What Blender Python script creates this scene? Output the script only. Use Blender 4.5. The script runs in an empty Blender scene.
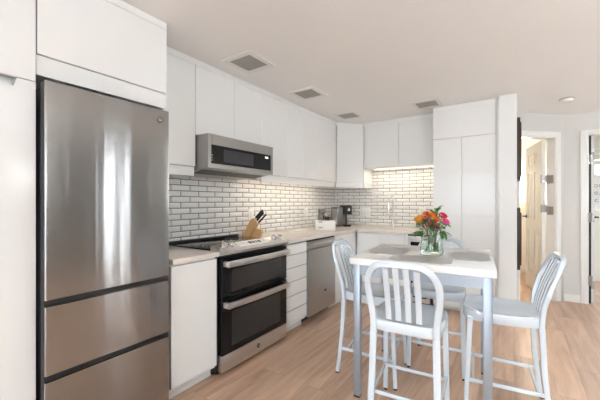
import bpy, bmesh, math, random
from mathutils import Vector, Matrix
random.seed(7)
R = math.radians
scn = bpy.context.scene
C = scn.collection

# ------------------------------------------------------------------ camera
HC = 1.25
FZ = 0.06     # height of the floor in the drawing; everything is lowered by it when linked
YAW = 34.3
cam_d = bpy.data.cameras.new('camera')
cam = bpy.data.objects.new('camera', cam_d)
C.objects.link(cam)
cam_d.sensor_width = 36.0
cam_d.lens = 36.0 * 314.0 / 600.0
cam_d.shift_y = -2.0 / 600.0 * -1.0
cam_d.clip_start = 0.02
cam.location = (0, 0, HC - FZ)
cam.rotation_euler = (R(90), 0, R(YAW))
scn.camera = cam

# ------------------------------------------------------------------ world, exposure
scn.view_settings.view_transform = 'Standard'
scn.view_settings.look = 'None'
scn.view_settings.exposure = 2.4
scn.view_settings.gamma = 1.0
scn.view_settings.use_curve_mapping = False
w = bpy.data.worlds.new('world')
scn.world = w
w.use_nodes = True
nt = w.node_tree
nt.nodes.clear()
out = nt.nodes.new('ShaderNodeOutputWorld')
bg = nt.nodes.new('ShaderNodeBackground')
tc = nt.nodes.new('ShaderNodeTexCoord')
sp = nt.nodes.new('ShaderNodeSeparateXYZ')
cr = nt.nodes.new('ShaderNodeValToRGB')
mp = nt.nodes.new('ShaderNodeMapRange')
mp.inputs[1].default_value = -1
mp.inputs[2].default_value = 1
nt.links.new(tc.outputs['Generated'], sp.inputs[0])
nt.links.new(sp.outputs['Z'], mp.inputs[0])
nt.links.new(mp.outputs[0], cr.inputs[0])
cr.color_ramp.elements[0].position = 0.0
cr.color_ramp.elements[0].color = (0.16, 0.14, 0.12, 1)
cr.color_ramp.elements[1].position = 1.0
cr.color_ramp.elements[1].color = (0.45, 0.68, 1.0, 1)
for pos, col in ((0.48, (0.22, 0.2, 0.17, 1)), (0.5, (0.85, 0.9, 0.95, 1)), (0.62, (0.8, 0.9, 1.0, 1))):
    e = cr.color_ramp.elements.new(pos)
    e.color = col
bg.inputs['Strength'].default_value = 0.85
nt.links.new(cr.outputs[0], bg.inputs[0])
nt.links.new(bg.outputs[0], out.inputs[0])


def area(name, loc, rot, sx, sy, power, col=(1, 1, 1), portal=False):
    l = bpy.data.lights.new(name, 'AREA')
    l.shape = 'RECTANGLE'
    l.size, l.size_y, l.energy, l.color = sx, sy, power, col
    if portal:
        l.cycles.is_portal = True
    o = bpy.data.objects.new(name, l)
    o.location, o.rotation_euler = (loc[0], loc[1], loc[2] - FZ), rot
    C.objects.link(o)
    return o


def point(name, loc, power, col, r=0.05):
    l = bpy.data.lights.new(name, 'POINT')
    l.energy, l.color, l.shadow_soft_size = power, col, r
    o = bpy.data.objects.new(name, l)
    o.location = (loc[0], loc[1], loc[2] - FZ)
    C.objects.link(o)
    return o


# room dimensions
WX = -2.27        # left wall
WY = 4.28         # kitchen back wall
CZ = 2.305        # ceiling
RX = 2.5          # right wall
FY = -4.2         # wall behind the camera
HY = 4.92         # hall wall
BY = 6.4          # far wall of the rooms beyond

# daylight entering through the glazed openings
COOL = (0.80, 0.90, 1.0)
area('daylight_patio', (0.1, FY - 0.12, 1.1), (R(90), 0, 0), 4.0, 2.0, 9, (0.72, 0.86, 1.0))
area('daylight_strip', (RX + 0.12, 2.69, 1.08), (R(90), 0, R(90)), 0.24, 1.9, 1.6, COOL)
sun_d = bpy.data.lights.new('sun', 'SUN')
sun_d.energy = 29.0
sun_d.angle = R(0.6)
sun_d.color = (0.93, 0.97, 1.0)
sun = bpy.data.objects.new('sun', sun_d)
sun.rotation_euler = (R(38), 0, R(-12))
C.objects.link(sun)

# ------------------------------------------------------------------ materials


def pm(name, col, rough=0.5, metal=0.0, var=0.03, scale=8.0, coat=0.0, bump=0.0, bscale=None, emit=None, estr=0.0,
       trans=0.0, ior=1.45, stretch=(1, 1, 1), aniso=0.0, spec=None):
    m = bpy.data.materials.new(name)
    m.use_nodes = True
    n = m.node_tree.nodes
    L = m.node_tree.links
    b = n['Principled BSDF']
    tcn = n.new('ShaderNodeTexCoord')
    mpn = n.new('ShaderNodeMapping')
    mpn.inputs['Scale'].default_value = stretch
    L.new(tcn.outputs['Object'], mpn.inputs[0])
    nz = n.new('ShaderNodeTexNoise')
    nz.inputs['Scale'].default_value = scale
    nz.inputs['Detail'].default_value = 4
    L.new(mpn.outputs[0], nz.inputs['Vector'])
    mx = n.new('ShaderNodeMix')
    mx.data_type = 'RGBA'
    mx.inputs[6].default_value = tuple(max(0, c * (1 - var)) for c in col) + (1,)
    mx.inputs[7].default_value = tuple(min(1, c * (1 + var)) for c in col) + (1,)
    L.new(nz.outputs[0], mx.inputs[0])
    L.new(mx.outputs[2], b.inputs['Base Color'])
    b.inputs['Roughness'].default_value = rough
    b.inputs['Metallic'].default_value = metal
    b.inputs['Coat Weight'].default_value = coat
    b.inputs['Coat Roughness'].default_value = 0.04
    b.inputs['IOR'].default_value = ior
    if spec is not None:
        b.inputs['Specular IOR Level'].default_value = spec
    if trans:
        b.inputs['Transmission Weight'].default_value = trans
    if emit:
        b.inputs['Emission Color'].default_value = tuple(emit) + (1,)
        b.inputs['Emission Strength'].default_value = estr
    if aniso:
        b.inputs['Anisotropic'].default_value = aniso
        tg = n.new('ShaderNodeTangent')
        tg.direction_type = 'RADIAL'
        tg.axis = 'Z'
        b.inputs['Anisotropic Rotation'].default_value = 0.25
        L.new(tg.outputs[0], b.inputs['Tangent'])
    if bump:
        nb = n.new('ShaderNodeTexNoise')
        nb.inputs['Scale'].default_value = bscale or 60
        L.new(mpn.outputs[0], nb.inputs['Vector'])
        bp = n.new('ShaderNodeBump')
        bp.inputs['Strength'].default_value = bump
        bp.inputs['Distance'].default_value = 0.01
        L.new(nb.outputs[0], bp.inputs['Height'])
        L.new(bp.outputs[0], b.inputs['Normal'])
    return m


M = {}
M['gloss'] = pm('white_gloss_lacquer', (0.86, 0.86, 0.845), 0.12, var=0.004, scale=2)
M['carcass'] = pm('white_carcass', (0.86, 0.86, 0.845), 0.35, var=0.01)
M['wall'] = pm('white_wall_paint', (0.85, 0.85, 0.835), 0.7, var=0.015, scale=3, bump=0.02, bscale=120)
M['hallwall'] = pm('hall_wall_paint', (0.66, 0.645, 0.62), 0.7, var=0.015, scale=3, bump=0.02, bscale=120)
M['greywall'] = pm('grey_wall_paint', (0.30, 0.30, 0.30), 0.7, var=0.02, scale=3)  # for the unseen right wall, darkened to cut bounce light and dim fridge reflections
M['cream'] = pm('cream_wall_paint', (0.82, 0.79, 0.72), 0.7, var=0.015, scale=3)
M['ceil'] = pm('ceiling_paint', (0.91, 0.90, 0.885), 0.75, var=0.015, scale=1.5, bump=0.02, bscale=90)
M['trim'] = pm('white_trim_paint', (0.82, 0.81, 0.78), 0.35, var=0.01)
M['steel'] = pm('brushed_steel', (0.33, 0.315, 0.30), 0.17, 1.0, var=0.05, scale=3, stretch=(1, 1, 160), aniso=0.9)


def waviness(m, strength, sc, dist):
    n, L = m.node_tree.nodes, m.node_tree.links
    t = n.new('ShaderNodeTexCoord')
    mp = n.new('ShaderNodeMapping')
    mp.inputs['Scale'].default_value = sc
    L.new(t.outputs['Object'], mp.inputs[0])
    z = n.new('ShaderNodeTexNoise')
    z.inputs['Scale'].default_value = 1
    z.inputs['Detail'].default_value = 2
    L.new(mp.outputs[0], z.inputs['Vector'])
    b = n.new('ShaderNodeBump')
    b.inputs['Strength'].default_value = strength
    b.inputs['Distance'].default_value = dist
    L.new(z.outputs[0], b.inputs['Height'])
    L.new(b.outputs[0], n['Principled BSDF'].inputs['Normal'])


waviness(M['steel'], 0.6, (1, 10, 0.3), 0.003)
M['steel2'] = pm('brushed_steel_trim', (0.66, 0.645, 0.63), 0.28, 1.0, var=0.05, scale=6, stretch=(1, 1, 120))
M['steel3'] = pm('brushed_microwave_steel', (0.37, 0.355, 0.335), 0.3, 1.0, var=0.05, scale=6, stretch=(1, 1, 120))
M['darkchrome'] = pm('dark_polished_metal', (0.30, 0.29, 0.28), 0.12, 1.0, var=0.1, scale=30)
M['coffeegrey'] = pm('coffee_machine_grey', (0.20, 0.195, 0.19), 0.3, 0.5, var=0.1)
M['emblem'] = pm('grey_emblem', (0.12, 0.115, 0.11), 0.4, 0.7, var=0.05)
M['steel4'] = pm('brushed_dishwasher_steel', (0.52, 0.505, 0.485), 0.3, 1.0, var=0.04, scale=5, stretch=(1, 1, 100))
M['chrome'] = pm('chrome', (0.78, 0.78, 0.78), 0.1, 1.0, var=0.02)
M['blackglass'] = pm('black_glass', (0.008, 0.008, 0.009), 0.05, var=0.05, spec=0.35)
M['black'] = pm('black_plastic', (0.018, 0.018, 0.02), 0.4, var=0.1)
M['darkgrey'] = pm('dark_grey_metal', (0.06, 0.06, 0.065), 0.4, 0.6, var=0.1)
M['quartz'] = pm('beige_quartz', (0.80, 0.735, 0.665), 0.22, var=0.07, scale=30)
M['plinth'] = pm('plinth_white', (0.70, 0.70, 0.685), 0.35, var=0.01)
M['chair'] = pm('painted_aluminium', (0.70, 0.775, 0.845), 0.2, 0.12, var=0.015, scale=10)
M['tleg'] = pm('silver_table_metal', (0.36, 0.41, 0.47), 0.32, 0.6, var=0.02)
M['ttop'] = pm('white_table_laminate', (0.88, 0.88, 0.865), 0.08, var=0.012, scale=5)
M['mat'] = pm('grey_woven_mat', (0.44, 0.435, 0.42), 0.6, var=0.08, scale=90, bump=0.2, bscale=200)
M['wood'] = pm('beech_wood', (0.72, 0.43, 0.19), 0.4, var=0.14, scale=7, stretch=(1, 6, 1))
M['darkwood'] = pm('dark_walnut', (0.05, 0.032, 0.025), 0.4, var=0.2, scale=20)
M['mirror'] = pm('mirror_glass', (0.9, 0.9, 0.9), 0.02, 1.0, var=0.0)
M['plate'] = pm('white_plate_plastic', (0.90, 0.885, 0.86), 0.3, var=0.01)
M['whitebox'] = pm('white_enamel', (0.82, 0.80, 0.76), 0.3, var=0.01)
M['grille'] = pm('grey_mesh', (0.40, 0.385, 0.36), 0.6, var=0.25, scale=160)
M['grime'] = pm('grey_label', (0.35, 0.34, 0.33), 0.5, var=0.05)
M['glow'] = pm('warm_lamp_shade', (0.9, 0.8, 0.6), 0.5, emit=(1.0, 0.80, 0.52), estr=0.4)
M['led'] = pm('led_strip', (0.9, 0.85, 0.75), 0.4, emit=(1.0, 0.86, 0.68), estr=0.3)
M['bulb'] = pm('lamp_globe', (0.9, 0.9, 0.9), 0.3, emit=(1.0, 0.9, 0.78), estr=1.6)
M['display'] = pm('lit_display', (0.6, 0.6, 0.6), 0.4, emit=(0.9, 0.95, 1.0), estr=0.2)
M['orange'] = pm('orange_petal', (0.90, 0.24, 0.035), 0.5, var=0.18, scale=40)
M['apricot'] = pm('apricot_petal', (0.92, 0.43, 0.08), 0.5, var=0.18, scale=40)
M['pink'] = pm('pink_petal', (0.85, 0.10, 0.27), 0.5, var=0.2, scale=40)
M['crimson'] = pm('crimson_petal', (0.72, 0.02, 0.07), 0.5, var=0.2, scale=40)
M['berry'] = pm('berry_red', (0.33, 0.05, 0.06), 0.3, var=0.3, scale=40)
M['leaf'] = pm('leaf_green', (0.07, 0.2, 0.04), 0.4, var=0.35, scale=30)
M['brightleaf'] = pm('bush_leaf', (0.30, 0.55, 0.08), 0.5, var=0.3, scale=10)  # bright yellow-green of the bush outside the far window
M['stem'] = pm('stem_green', (0.13, 0.24, 0.06), 0.5, var=0.3, scale=30)
M['blind'] = pm('blind_fabric', (0.72, 0.68, 0.63), 0.8, var=0.03, scale=30, bump=0.2, bscale=60)
M['paper'] = pm('white_paper', (0.82, 0.82, 0.81), 0.6, var=0.01)


def glass_mat(name, col=(1, 1, 1), ior=1.45, rough=0.0):
    m = bpy.data.materials.new(name)
    m.use_nodes = True
    n = m.node_tree.nodes
    n.remove(n['Principled BSDF'])
    g = n.new('ShaderNodeBsdfGlass')
    g.inputs['Color'].default_value = (*col, 1)
    g.inputs['IOR'].default_value = ior
    g.inputs['Roughness'].default_value = rough
    m.node_tree.links.new(g.outputs[0], n['Material Output'].inputs[0])
    return m


M['glass'] = glass_mat('clear_glass', (0.97, 0.99, 0.98))
M['water'] = glass_mat('water', (0.93, 0.98, 0.95), 1.33)
M['pane'] = glass_mat('thin_pane', (1, 1, 1), 1.02)


def floor_mat():
    m = bpy.data.materials.new('oak_plank_floor')
    m.use_nodes = True
    n, L = m.node_tree.nodes, m.node_tree.links
    b = n['Principled BSDF']
    t = n.new('ShaderNodeTexCoord')
    mp = n.new('ShaderNodeMapping')
    mp.inputs['Rotation'].default_value = (0, 0, R(90))
    L.new(t.outputs['Object'], mp.inputs[0])
    br = n.new('ShaderNodeTexBrick')
    br.offset = 0.37
    br.inputs['Scale'].default_value = 1
    br.inputs['Brick Width'].default_value = 1.25
    br.inputs['Row Height'].default_value = 0.185
    br.inputs['Mortar Size'].default_value = 0.0012
    br.inputs['Color1'].default_value = (0, 0, 0, 1)
    br.inputs['Color2'].default_value = (1, 1, 1, 1)
    br.inputs['Mortar'].default_value = (0.5, 0.5, 0.5, 1)
    L.new(mp.outputs[0], br.inputs['Vector'])
    # grain
    mg = n.new('ShaderNodeMapping')
    mg.inputs['Scale'].default_value = (14, 1.3, 1)
    L.new(t.outputs['Object'], mg.inputs[0])
    addv = n.new('ShaderNodeVectorMath')
    addv.operation = 'MULTIPLY_ADD'
    L.new(br.outputs['Color'], addv.inputs[0])
    addv.inputs[1].default_value = (9, 5, 3)
    L.new(mg.outputs[0], addv.inputs[2])
    nz = n.new('ShaderNodeTexNoise')
    nz.inputs['Scale'].default_value = 1.0
    nz.inputs['Detail'].default_value = 7
    nz.inputs['Roughness'].default_value = 0.62
    nz.inputs['Distortion'].default_value = 0.6
    L.new(addv.outputs[0], nz.inputs['Vector'])
    r1 = n.new('ShaderNodeValToRGB')
    r1.color_ramp.elements[0].position = 0.28
    r1.color_ramp.elements[0].color = (0.46, 0.28, 0.18, 1)
    r1.color_ramp.elements[1].position = 0.72
    r1.color_ramp.elements[1].color = (0.80, 0.575, 0.425, 1)
    L.new(nz.outputs[0], r1.inputs[0])
    hue = n.new('ShaderNodeMix')
    hue.data_type = 'RGBA'
    hue.blend_type = 'MULTIPLY'
    hue.inputs[0].default_value = 1
    tint = n.new('ShaderNodeValToRGB')
    tint.color_ramp.elements[0].color = (0.82, 0.80, 0.80, 1)
    tint.color_ramp.elements[1].color = (1.08, 1.06, 1.03, 1)
    L.new(br.outputs['Color'], tint.inputs[0])
    L.new(r1.outputs[0], hue.inputs[6])
    L.new(tint.outputs[0], hue.inputs[7])
    seam = n.new('ShaderNodeMix')
    seam.data_type = 'RGBA'
    seam.inputs[7].default_value = (0.16, 0.10, 0.07, 1)
    sm = n.new('ShaderNodeMath')
    sm.operation = 'MULTIPLY'
    sm.inputs[1].default_value = 0.4
    L.new(br.outputs['Fac'], sm.inputs[0])
    L.new(sm.outputs[0], seam.inputs[0])
    L.new(hue.outputs[2], seam.inputs[6])
    L.new(seam.outputs[2], b.inputs['Base Color'])
    b.inputs['Roughness'].default_value = 0.36
    bp = n.new('ShaderNodeBump')
    bp.inputs['Strength'].default_value = 0.12
    bp.inputs['Distance'].default_value = 0.004
    L.new(nz.outputs[0], bp.inputs['Height'])
    L.new(bp.outputs[0], b.inputs['Normal'])
    return m


M['floor'] = floor_mat()
M['tile'] = pm('white_glazed_tile', (0.87, 0.86, 0.835), 0.12, var=0.03, scale=6)
M['grout'] = pm('grey_grout', (0.12, 0.115, 0.11), 0.8, var=0.1, scale=50)

# ------------------------------------------------------------------ mesh helpers


def bx(bm, x0, x1, y0, y1, z0, z1, bev=0.0, seg=2):
    x0, x1 = sorted((x0, x1))
    y0, y1 = sorted((y0, y1))
    z0, z1 = sorted((z0, z1))
    vs = [bm.verts.new(p) for p in ((x0, y0, z0), (x1, y0, z0), (x1, y1, z0), (x0, y1, z0),
                                    (x0, y0, z1), (x1, y0, z1), (x1, y1, z1), (x0, y1, z1))]
    fs = [bm.faces.new([vs[i] for i in f]) for f in
          ((0, 3, 2, 1), (4, 5, 6, 7), (0, 1, 5, 4), (1, 2, 6, 5), (2, 3, 7, 6), (3, 0, 4, 7))]
    if bev:
        es = list({e for f in fs for e in f.edges})
        bmesh.ops.bevel(bm, geom=es, offset=bev, segments=seg, affect='EDGES', profile=0.5)
    return fs


def box(*a, **k):
    bm = bmesh.new()
    bx(bm, *a, **k)
    return bm


def prism(bm, pts, axis, a0, a1):
    """closed polygon pts (u,v) extruded along axis from a0 to a1"""
    def P(u, v, a):
        return {'x': (a, u, v), 'y': (u, a, v), 'z': (u, v, a)}[axis]
    lo = [bm.verts.new(P(u, v, a0)) for u, v in pts]
    hi = [bm.verts.new(P(u, v, a1)) for u, v in pts]
    n = len(pts)
    fs = [bm.faces.new(lo), bm.faces.new(hi)]
    for i in range(n):
        fs.append(bm.faces.new((lo[i], lo[(i + 1) % n], hi[(i + 1) % n], hi[i])))
    return fs


def rrect(w, d, r, n=6):
    pts = []
    for cx, cy, a0 in ((w / 2 - r, d / 2 - r, 0), (-w / 2 + r, d / 2 - r, 90), (-w / 2 + r, -d / 2 + r, 180), (w / 2 - r, -d / 2 + r, 270)):
        for k in range(n + 1):
            a = R(a0 + 90 * k / n)
            pts.append((cx + r * math.cos(a), cy + r * math.sin(a)))
    return pts


def lathe(bm, prof, cx=0, cy=0, cz=0, n=24, axis='z', cap=True):
    rings = []
    for r, h in prof:
        ring = []
        for k in range(n):
            a = 2 * math.pi * k / n
            u, v = r * math.cos(a), r * math.sin(a)
            p = {'z': (u, v, h), 'x': (h, u, v), 'y': (u, h, v)}[axis]
            ring.append(bm.verts.new((p[0] + cx, p[1] + cy, p[2] + cz)))
        rings.append(ring)
    for a, b in zip(rings, rings[1:]):
        for k in range(n):
            bm.faces.new((a[k], a[(k + 1) % n], b[(k + 1) % n], b[k]))
    if cap:
        bm.faces.new(rings[0])
        bm.faces.new(rings[-1])


def tube(bm, pts, r, n=10, r1=None):
    sweep(bm, pts, None, None, rad=r, n=n, rad1=r1)


def sweep(bm, pts, a, b, ref=None, rad=None, n=10, rad1=None, ch=0.3, taper=None):
    """section swept along pts: round (rad) or chamfered rectangle with half sizes a (along ref) and b"""
    pts = [Vector(p) for p in pts]
    rings = []
    prev = None
    for i, p in enumerate(pts):
        t = (pts[min(i + 1, len(pts) - 1)] - pts[max(i - 1, 0)]).normalized()
        if ref is not None:
            rv = ref[i] if isinstance(ref, list) else ref
            u = Vector(rv)
        elif prev is not None:
            u = prev
        else:
            u = Vector((1, 0, 0)) if abs(t.x) < 0.9 else Vector((0, 1, 0))
        u = (u - t * u.dot(t)).normalized()
        prev = u
        v = t.cross(u).normalized()
        f = i / (len(pts) - 1)
        if rad is not None:
            rr = rad + ((rad1 if rad1 is not None else rad) - rad) * f
            sec = [(rr * math.cos(2 * math.pi * k / n), rr * math.sin(2 * math.pi * k / n)) for k in range(n)]
        else:
            s = 1.0 if taper is None else 1 + (taper - 1) * f
            A, B = a * s, b * s
            c = min(A, B) * ch
            c2 = c * 0.3
            sec = [(A, B - c), (A - c2, B - c2), (A - c, B), (-A + c, B), (-A + c2, B - c2), (-A, B - c),
                   (-A, -B + c), (-A + c2, -B + c2), (-A + c, -B), (A - c, -B), (A - c2, -B + c2), (A, -B + c)]
        rings.append([bm.verts.new(p + u * x + v * y) for x, y in sec])
    m = len(rings[0])
    for q, s in zip(rings, rings[1:]):
        for k in range(m):
            bm.faces.new((q[k], q[(k + 1) % m], s[(k + 1) % m], s[k]))
    bm.faces.new(rings[0])
    bm.faces.new(rings[-1])


def wloc(o):
    v = Vector((0, 0, 0))
    while o is not None:
        v += o.location
        o = o.parent
    return v


def obj(name, bm, mat, parent=None, smooth=35, mats=None, origin=None):
    """link a bmesh given in world coordinates (of an unrotated parent) as one mesh object"""
    bmesh.ops.recalc_face_normals(bm, faces=bm.faces[:])
    off = wloc(parent) if parent is not None else (Vector(origin) if origin is not None else Vector((0, 0, 0)))
    bmesh.ops.translate(bm, verts=bm.verts[:], vec=-off)
    me = bpy.data.meshes.new(name)
    bm.to_mesh(me)
    bm.free()
    for mm in (mats or [mat]):
        me.materials.append(mm)
    if smooth:
        for p in me.polygons:
            p.use_smooth = True
        me.set_sharp_from_angle(angle=R(smooth))
    o = bpy.data.objects.new(name, me)
    if parent is None and origin is not None:
        o.location = origin
    C.objects.link(o)
    if parent is not None:
        o.parent = parent
    return o


def tag(o, label, cat, group=None):
    o['label'] = label
    o['category'] = cat
    if group:
        o['group'] = group
    return o


def thing(name, loc, label, cat, group=None):
    o = bpy.data.objects.new(name, None)
    o.empty_display_size = 0.05
    o.location = loc
    C.objects.link(o)
    return tag(o, label, cat, group)


def struct(name, bm, mat, **k):
    o = obj(name, bm, mat, **k)
    o['kind'] = 'structure'
    return o


def dup(root, **k):
    r = root.copy()
    C.objects.link(r)
    for ch in list(root.children):
        c = ch.copy()
        c.parent = r
        C.objects.link(c)
        for g in list(ch.children):
            d = g.copy()
            d.parent = c
            C.objects.link(d)
    return r


def text_bm(s, size, mat4, depth=0.0006):
    cu = bpy.data.curves.new('lettering', 'FONT')
    cu.body = s
    cu.size = size
    cu.extrude = depth
    cu.align_x = 'CENTER'
    cu.align_y = 'CENTER'
    o = bpy.data.objects.new('lettering', cu)
    C.objects.link(o)
    dg = bpy.context.evaluated_depsgraph_get()
    me = bpy.data.meshes.new_from_object(o.evaluated_get(dg))
    bm = bmesh.new()
    bm.from_mesh(me)
    bpy.data.objects.remove(o)
    bpy.data.curves.remove(cu)
    bpy.data.meshes.remove(me)
    bmesh.ops.transform(bm, matrix=mat4, verts=bm.verts[:])
    return bm


def facing_x(loc):   # text lying in the YZ plane and read from +x
    return Matrix.Translation(loc) @ Matrix(((0, 0, 1, 0), (1, 0, 0, 0), (0, 1, 0, 0), (0, 0, 0, 1)))


def facing_ny(loc):  # text read from -y
    return Matrix.Translation(loc) @ Matrix(((1, 0, 0, 0), (0, 0, -1, 0), (0, 1, 0, 0), (0, 0, 0, 1)))


# ------------------------------------------------------------------ setting
struct('floor', box(WX - 0.1, RX + 0.5, FY - 0.1, BY + 0.1, FZ - 0.1, FZ), M['floor'])
struct('ceiling', box(WX - 0.1, RX + 0.5, FY - 0.1, BY + 0.1, CZ, CZ + 0.1), M['ceil'])
struct('wall_left', box(WX - 0.1, WX, FY - 0.1, WY + 0.1, FZ, CZ), M['wall'])
struct('wall_back', box(WX - 0.1, -0.13, WY, WY + 0.1, FZ, CZ), M['wall'])
STX = 0.022   # right face of the partition that ends the kitchen
struct('wall_partition', box(-0.128, STX, 3.69, 4.50, FZ, CZ), M['wall'])


def wall_with_opening(p0, p1, thick, openings, z1=CZ):
    """vertical wall from p0 to p1 (its visible face), thickness to the left of travel; openings: (s0,s1,z0,z1)"""
    d = Vector((p1[0] - p0[0], p1[1] - p0[1], 0))
    ln = d.length
    bm = bmesh.new()
    cuts = sorted(openings)
    s = 0
    for s0, s1, za, zb in cuts:
        bx(bm, s, s0, 0, thick, FZ, z1)
        if za > FZ:
            bx(bm, s0, s1, 0, thick, FZ, za)
        if zb < z1:
            bx(bm, s0, s1, 0, thick, zb, z1)
        s = s1
    bx(bm, s, ln, 0, thick, FZ, z1)
    m = Matrix.Translation((p0[0], p0[1], 0)) @ Matrix.Rotation(math.atan2(d.y, d.x), 4, 'Z')
    bmesh.ops.transform(bm, matrix=m, verts=bm.verts[:])
    return bm


# hall: a diagonal wall with a door, then a wall facing the kitchen with another door
D0, D1 = (STX, 4.475), (0.49, HY)
dl = math.hypot(D1[0] - D0[0], D1[1] - D0[1])
DO0, DO1 = 0.03, 0.535
struct('wall_hall_diagonal', wall_with_opening(D0, D1, 0.1, [(DO0, DO1, FZ, 2.03)]), M['hallwall'])
struct('wall_hall', wall_with_opening(D1, (RX + 0.4, HY), 0.1, [(0.215, 1.0, FZ, 2.03)]), M['hallwall'])
struct('wall_far', wall_with_opening((-0.9, BY), (RX + 0.4, BY), 0.1, [(1.86, 2.7, 1.12, 2.0)]), M['cream'])
struct('wall_between', box(0.53, 0.60, HY + 0.1, BY, FZ, CZ), M['cream'])
struct('wall_inner_left', box(-0.9, -0.82, 4.38, BY, FZ, CZ), M['cream'])
struct('wall_right', wall_with_opening((RX, FY), (RX, HY), -0.1,
                                       [(y0 - FY, y1 - FY, za, zb) for y0, y1, za, zb in ((2.56, 2.82, 0.08, 2.08),)]), M['greywall'])
struct('wall_front', wall_with_opening((WX, FY), (RX, FY), -0.1, [(0.3, 4.4, FZ, 2.12)]), M['wall'])


def window_unit(name, bmf, bmp):
    o = struct(name, bmf, M['trim'])
    p = obj('pane', bmp, M['pane'], o)
    return o


def frame_x(x, y0, y1, z0, z1, mull, th=0.05, w=0.05):
    f = bmesh.new()
    for ya, yb, za, zb in ((y0, y1, z0, z0 + w), (y0, y1, z1 - w, z1), (y0, y0 + w, z0 + w, z1 - w), (y1 - w, y1, z0 + w, z1 - w)):
        bx(f, x, x + th, ya, yb, za, zb)
    for m in mull:
        bx(f, x, x + th, m - w / 2, m + w / 2, z0 + w, z1 - w)
    return f


def frame_y(y, x0, x1, z0, z1, mull, th=0.05, w=0.05):
    f = bmesh.new()
    for xa, xb, za, zb in ((x0, x1, z0, z0 + w), (x0, x1, z1 - w, z1), (x0, x0 + w, z0 + w, z1 - w), (x1 - w, x1, z0 + w, z1 - w)):
        bx(f, xa, xb, y, y + th, za, zb)
    for m in mull:
        bx(f, m - w / 2, m + w / 2, y, y + th, z0 + w, z1 - w)
    return f


window_unit('window_1', frame_y(FY - 0.08, WX + 0.3, WX + 4.4, FZ, 2.12, [WX + 1.67, WX + 3.03]),
            box(WX + 0.33, WX + 4.37, FY - 0.06, FY - 0.055, 0.1, 2.08))
window_unit('window_2', frame_x(RX + 0.03, 2.56, 2.82, 0.08, 2.08, [], w=0.03),
            box(RX + 0.05, RX + 0.055, 2.58, 2.80, 0.1, 2.06))
window_unit('window_3', frame_y(BY + 0.03, 0.96, 1.8, 1.12, 2.0, []), box(0.99, 1.77, BY + 0.05, BY + 0.055, 1.15, 1.97))

# casings and baseboards
dm = Matrix.Translation((D0[0], D0[1], 0)) @ Matrix.Rotation(math.atan2(D1[1] - D0[1], D1[0] - D0[0]), 4, 'Z')
bm = bmesh.new()
bx(bm, DO1, DO1 + 0.062, -0.016, 0, FZ, 2.09, 0.004)
bx(bm, DO1 - 0.012, DO1, -0.008, 0.105, FZ, 2.03)
bx(bm, DO0, DO0 + 0.012, -0.006, 0.105, FZ, 2.03)
bx(bm, DO0, DO1, -0.016, 0, 2.03, 2.09, 0.004)
bx(bm, DO0, DO1, 0, 0.105, 2.018, 2.03)
bmesh.ops.transform(bm, matrix=dm, verts=bm.verts[:])
tr1 = struct('trim_1', bm, M['trim'])
for z in (1.145, 1.525):
    bm = bmesh.new()
    bx(bm, DO1 - 0.0155, DO1 - 0.012, 0.015, 0.075, z - 0.05, z + 0.05)
    tube(bm, [(DO1 - 0.02, 0.08, z - 0.052), (DO1 - 0.02, 0.08, z + 0.052)], 0.009, 8)
    bmesh.ops.transform(bm, matrix=dm, verts=bm.verts[:])
    obj('hinge', bm, M['steel3'], tr1)
bm = bmesh.new()
HX0 = D1[0] + 0.215
bx(bm, HX0 - 0.062, HX0, HY - 0.016, HY, FZ, 2.09, 0.004)
bx(bm, HX0, HX0 + 0.012, HY - 0.006, HY + 0.105, FZ, 2.03)
bx(bm, HX0, HX0 + 0.785, HY - 0.016, HY, 2.03, 2.09, 0.004)
bx(bm, HX0 + 0.785, HX0 + 0.847, HY - 0.016, HY, FZ, 2.09, 0.004)
tr2 = struct('trim_2', bm, M['trim'])
obj('jamb_gap_shade', box(HX0 + 0.0125, HX0 + 0.034, HY + 0.0, HY + 0.10, FZ + 0.01, 2.02), M['black'], tr2)  # solid black strip in place of the shaded gap beside the door
for z in (0.335, 1.07, 1.745):
    bm = bmesh.new()
    bx(bm, HX0 + 0.004, HX0 + 0.046, HY - 0.013, HY - 0.008, z - 0.055, z + 0.055)
    tube(bm, [(HX0 + 0.026, HY - 0.016, z - 0.057), (HX0 + 0.026, HY - 0.016, z + 0.057)], 0.01, 8)
    obj('hinge', bm, M['steel3'], tr2)
bm = bmesh.new()
bx(bm, D1[0] + 0.005, HX0 - 0.062, HY - 0.014, HY, FZ, 0.15, 0.004)
struct('baseboard_hall', bm, M['trim'])
bm = bmesh.new()
bx(bm, 0.6, RX, BY - 0.014, BY, FZ, 0.16, 0.004)
bx(bm, -0.8, 0.53, BY - 0.014, BY, FZ, 0.16, 0.004)
struct('baseboard_far', bm, M['trim'])


def panel_door(w, h=1.95, th=0.038):
    """six panel door: hinge edge at x=0, leaf along +x, faces at y=0 and y=th"""
    bm = bmesh.new()
    st = 0.11
    xm0, xm1 = w / 2 - 0.05, w / 2 + 0.05
    rails = [(0, 0.22), (0.80, 0.95), (1.58, 1.68), (h - 0.12, h)]
    bx(bm, 0, st, 0, th, 0, h)
    bx(bm, w - st, w, 0, th, 0, h)
    bx(bm, xm0, xm1, 0, th, 0.22, h - 0.12)
    for a, b in rails:
        bx(bm, st, xm0, 0, th, a, b)
        bx(bm, xm1, w - st, 0, th, a, b)
        bx(bm, xm0, xm1, 0, th, max(a, 0), b) if a in (0, h - 0.12) else None
    for (a, b), (c, d) in zip(rails, rails[1:]):
        for x0, x1 in ((st, xm0), (xm1, w - st)):
            bx(bm, x0, x1, 0.011, th - 0.011, b, c)
            bx(bm, x0 + 0.025, x1 - 0.025, 0.003, th - 0.003, b + 0.03, c - 0.03, 0.006, 1)
    return bm


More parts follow.
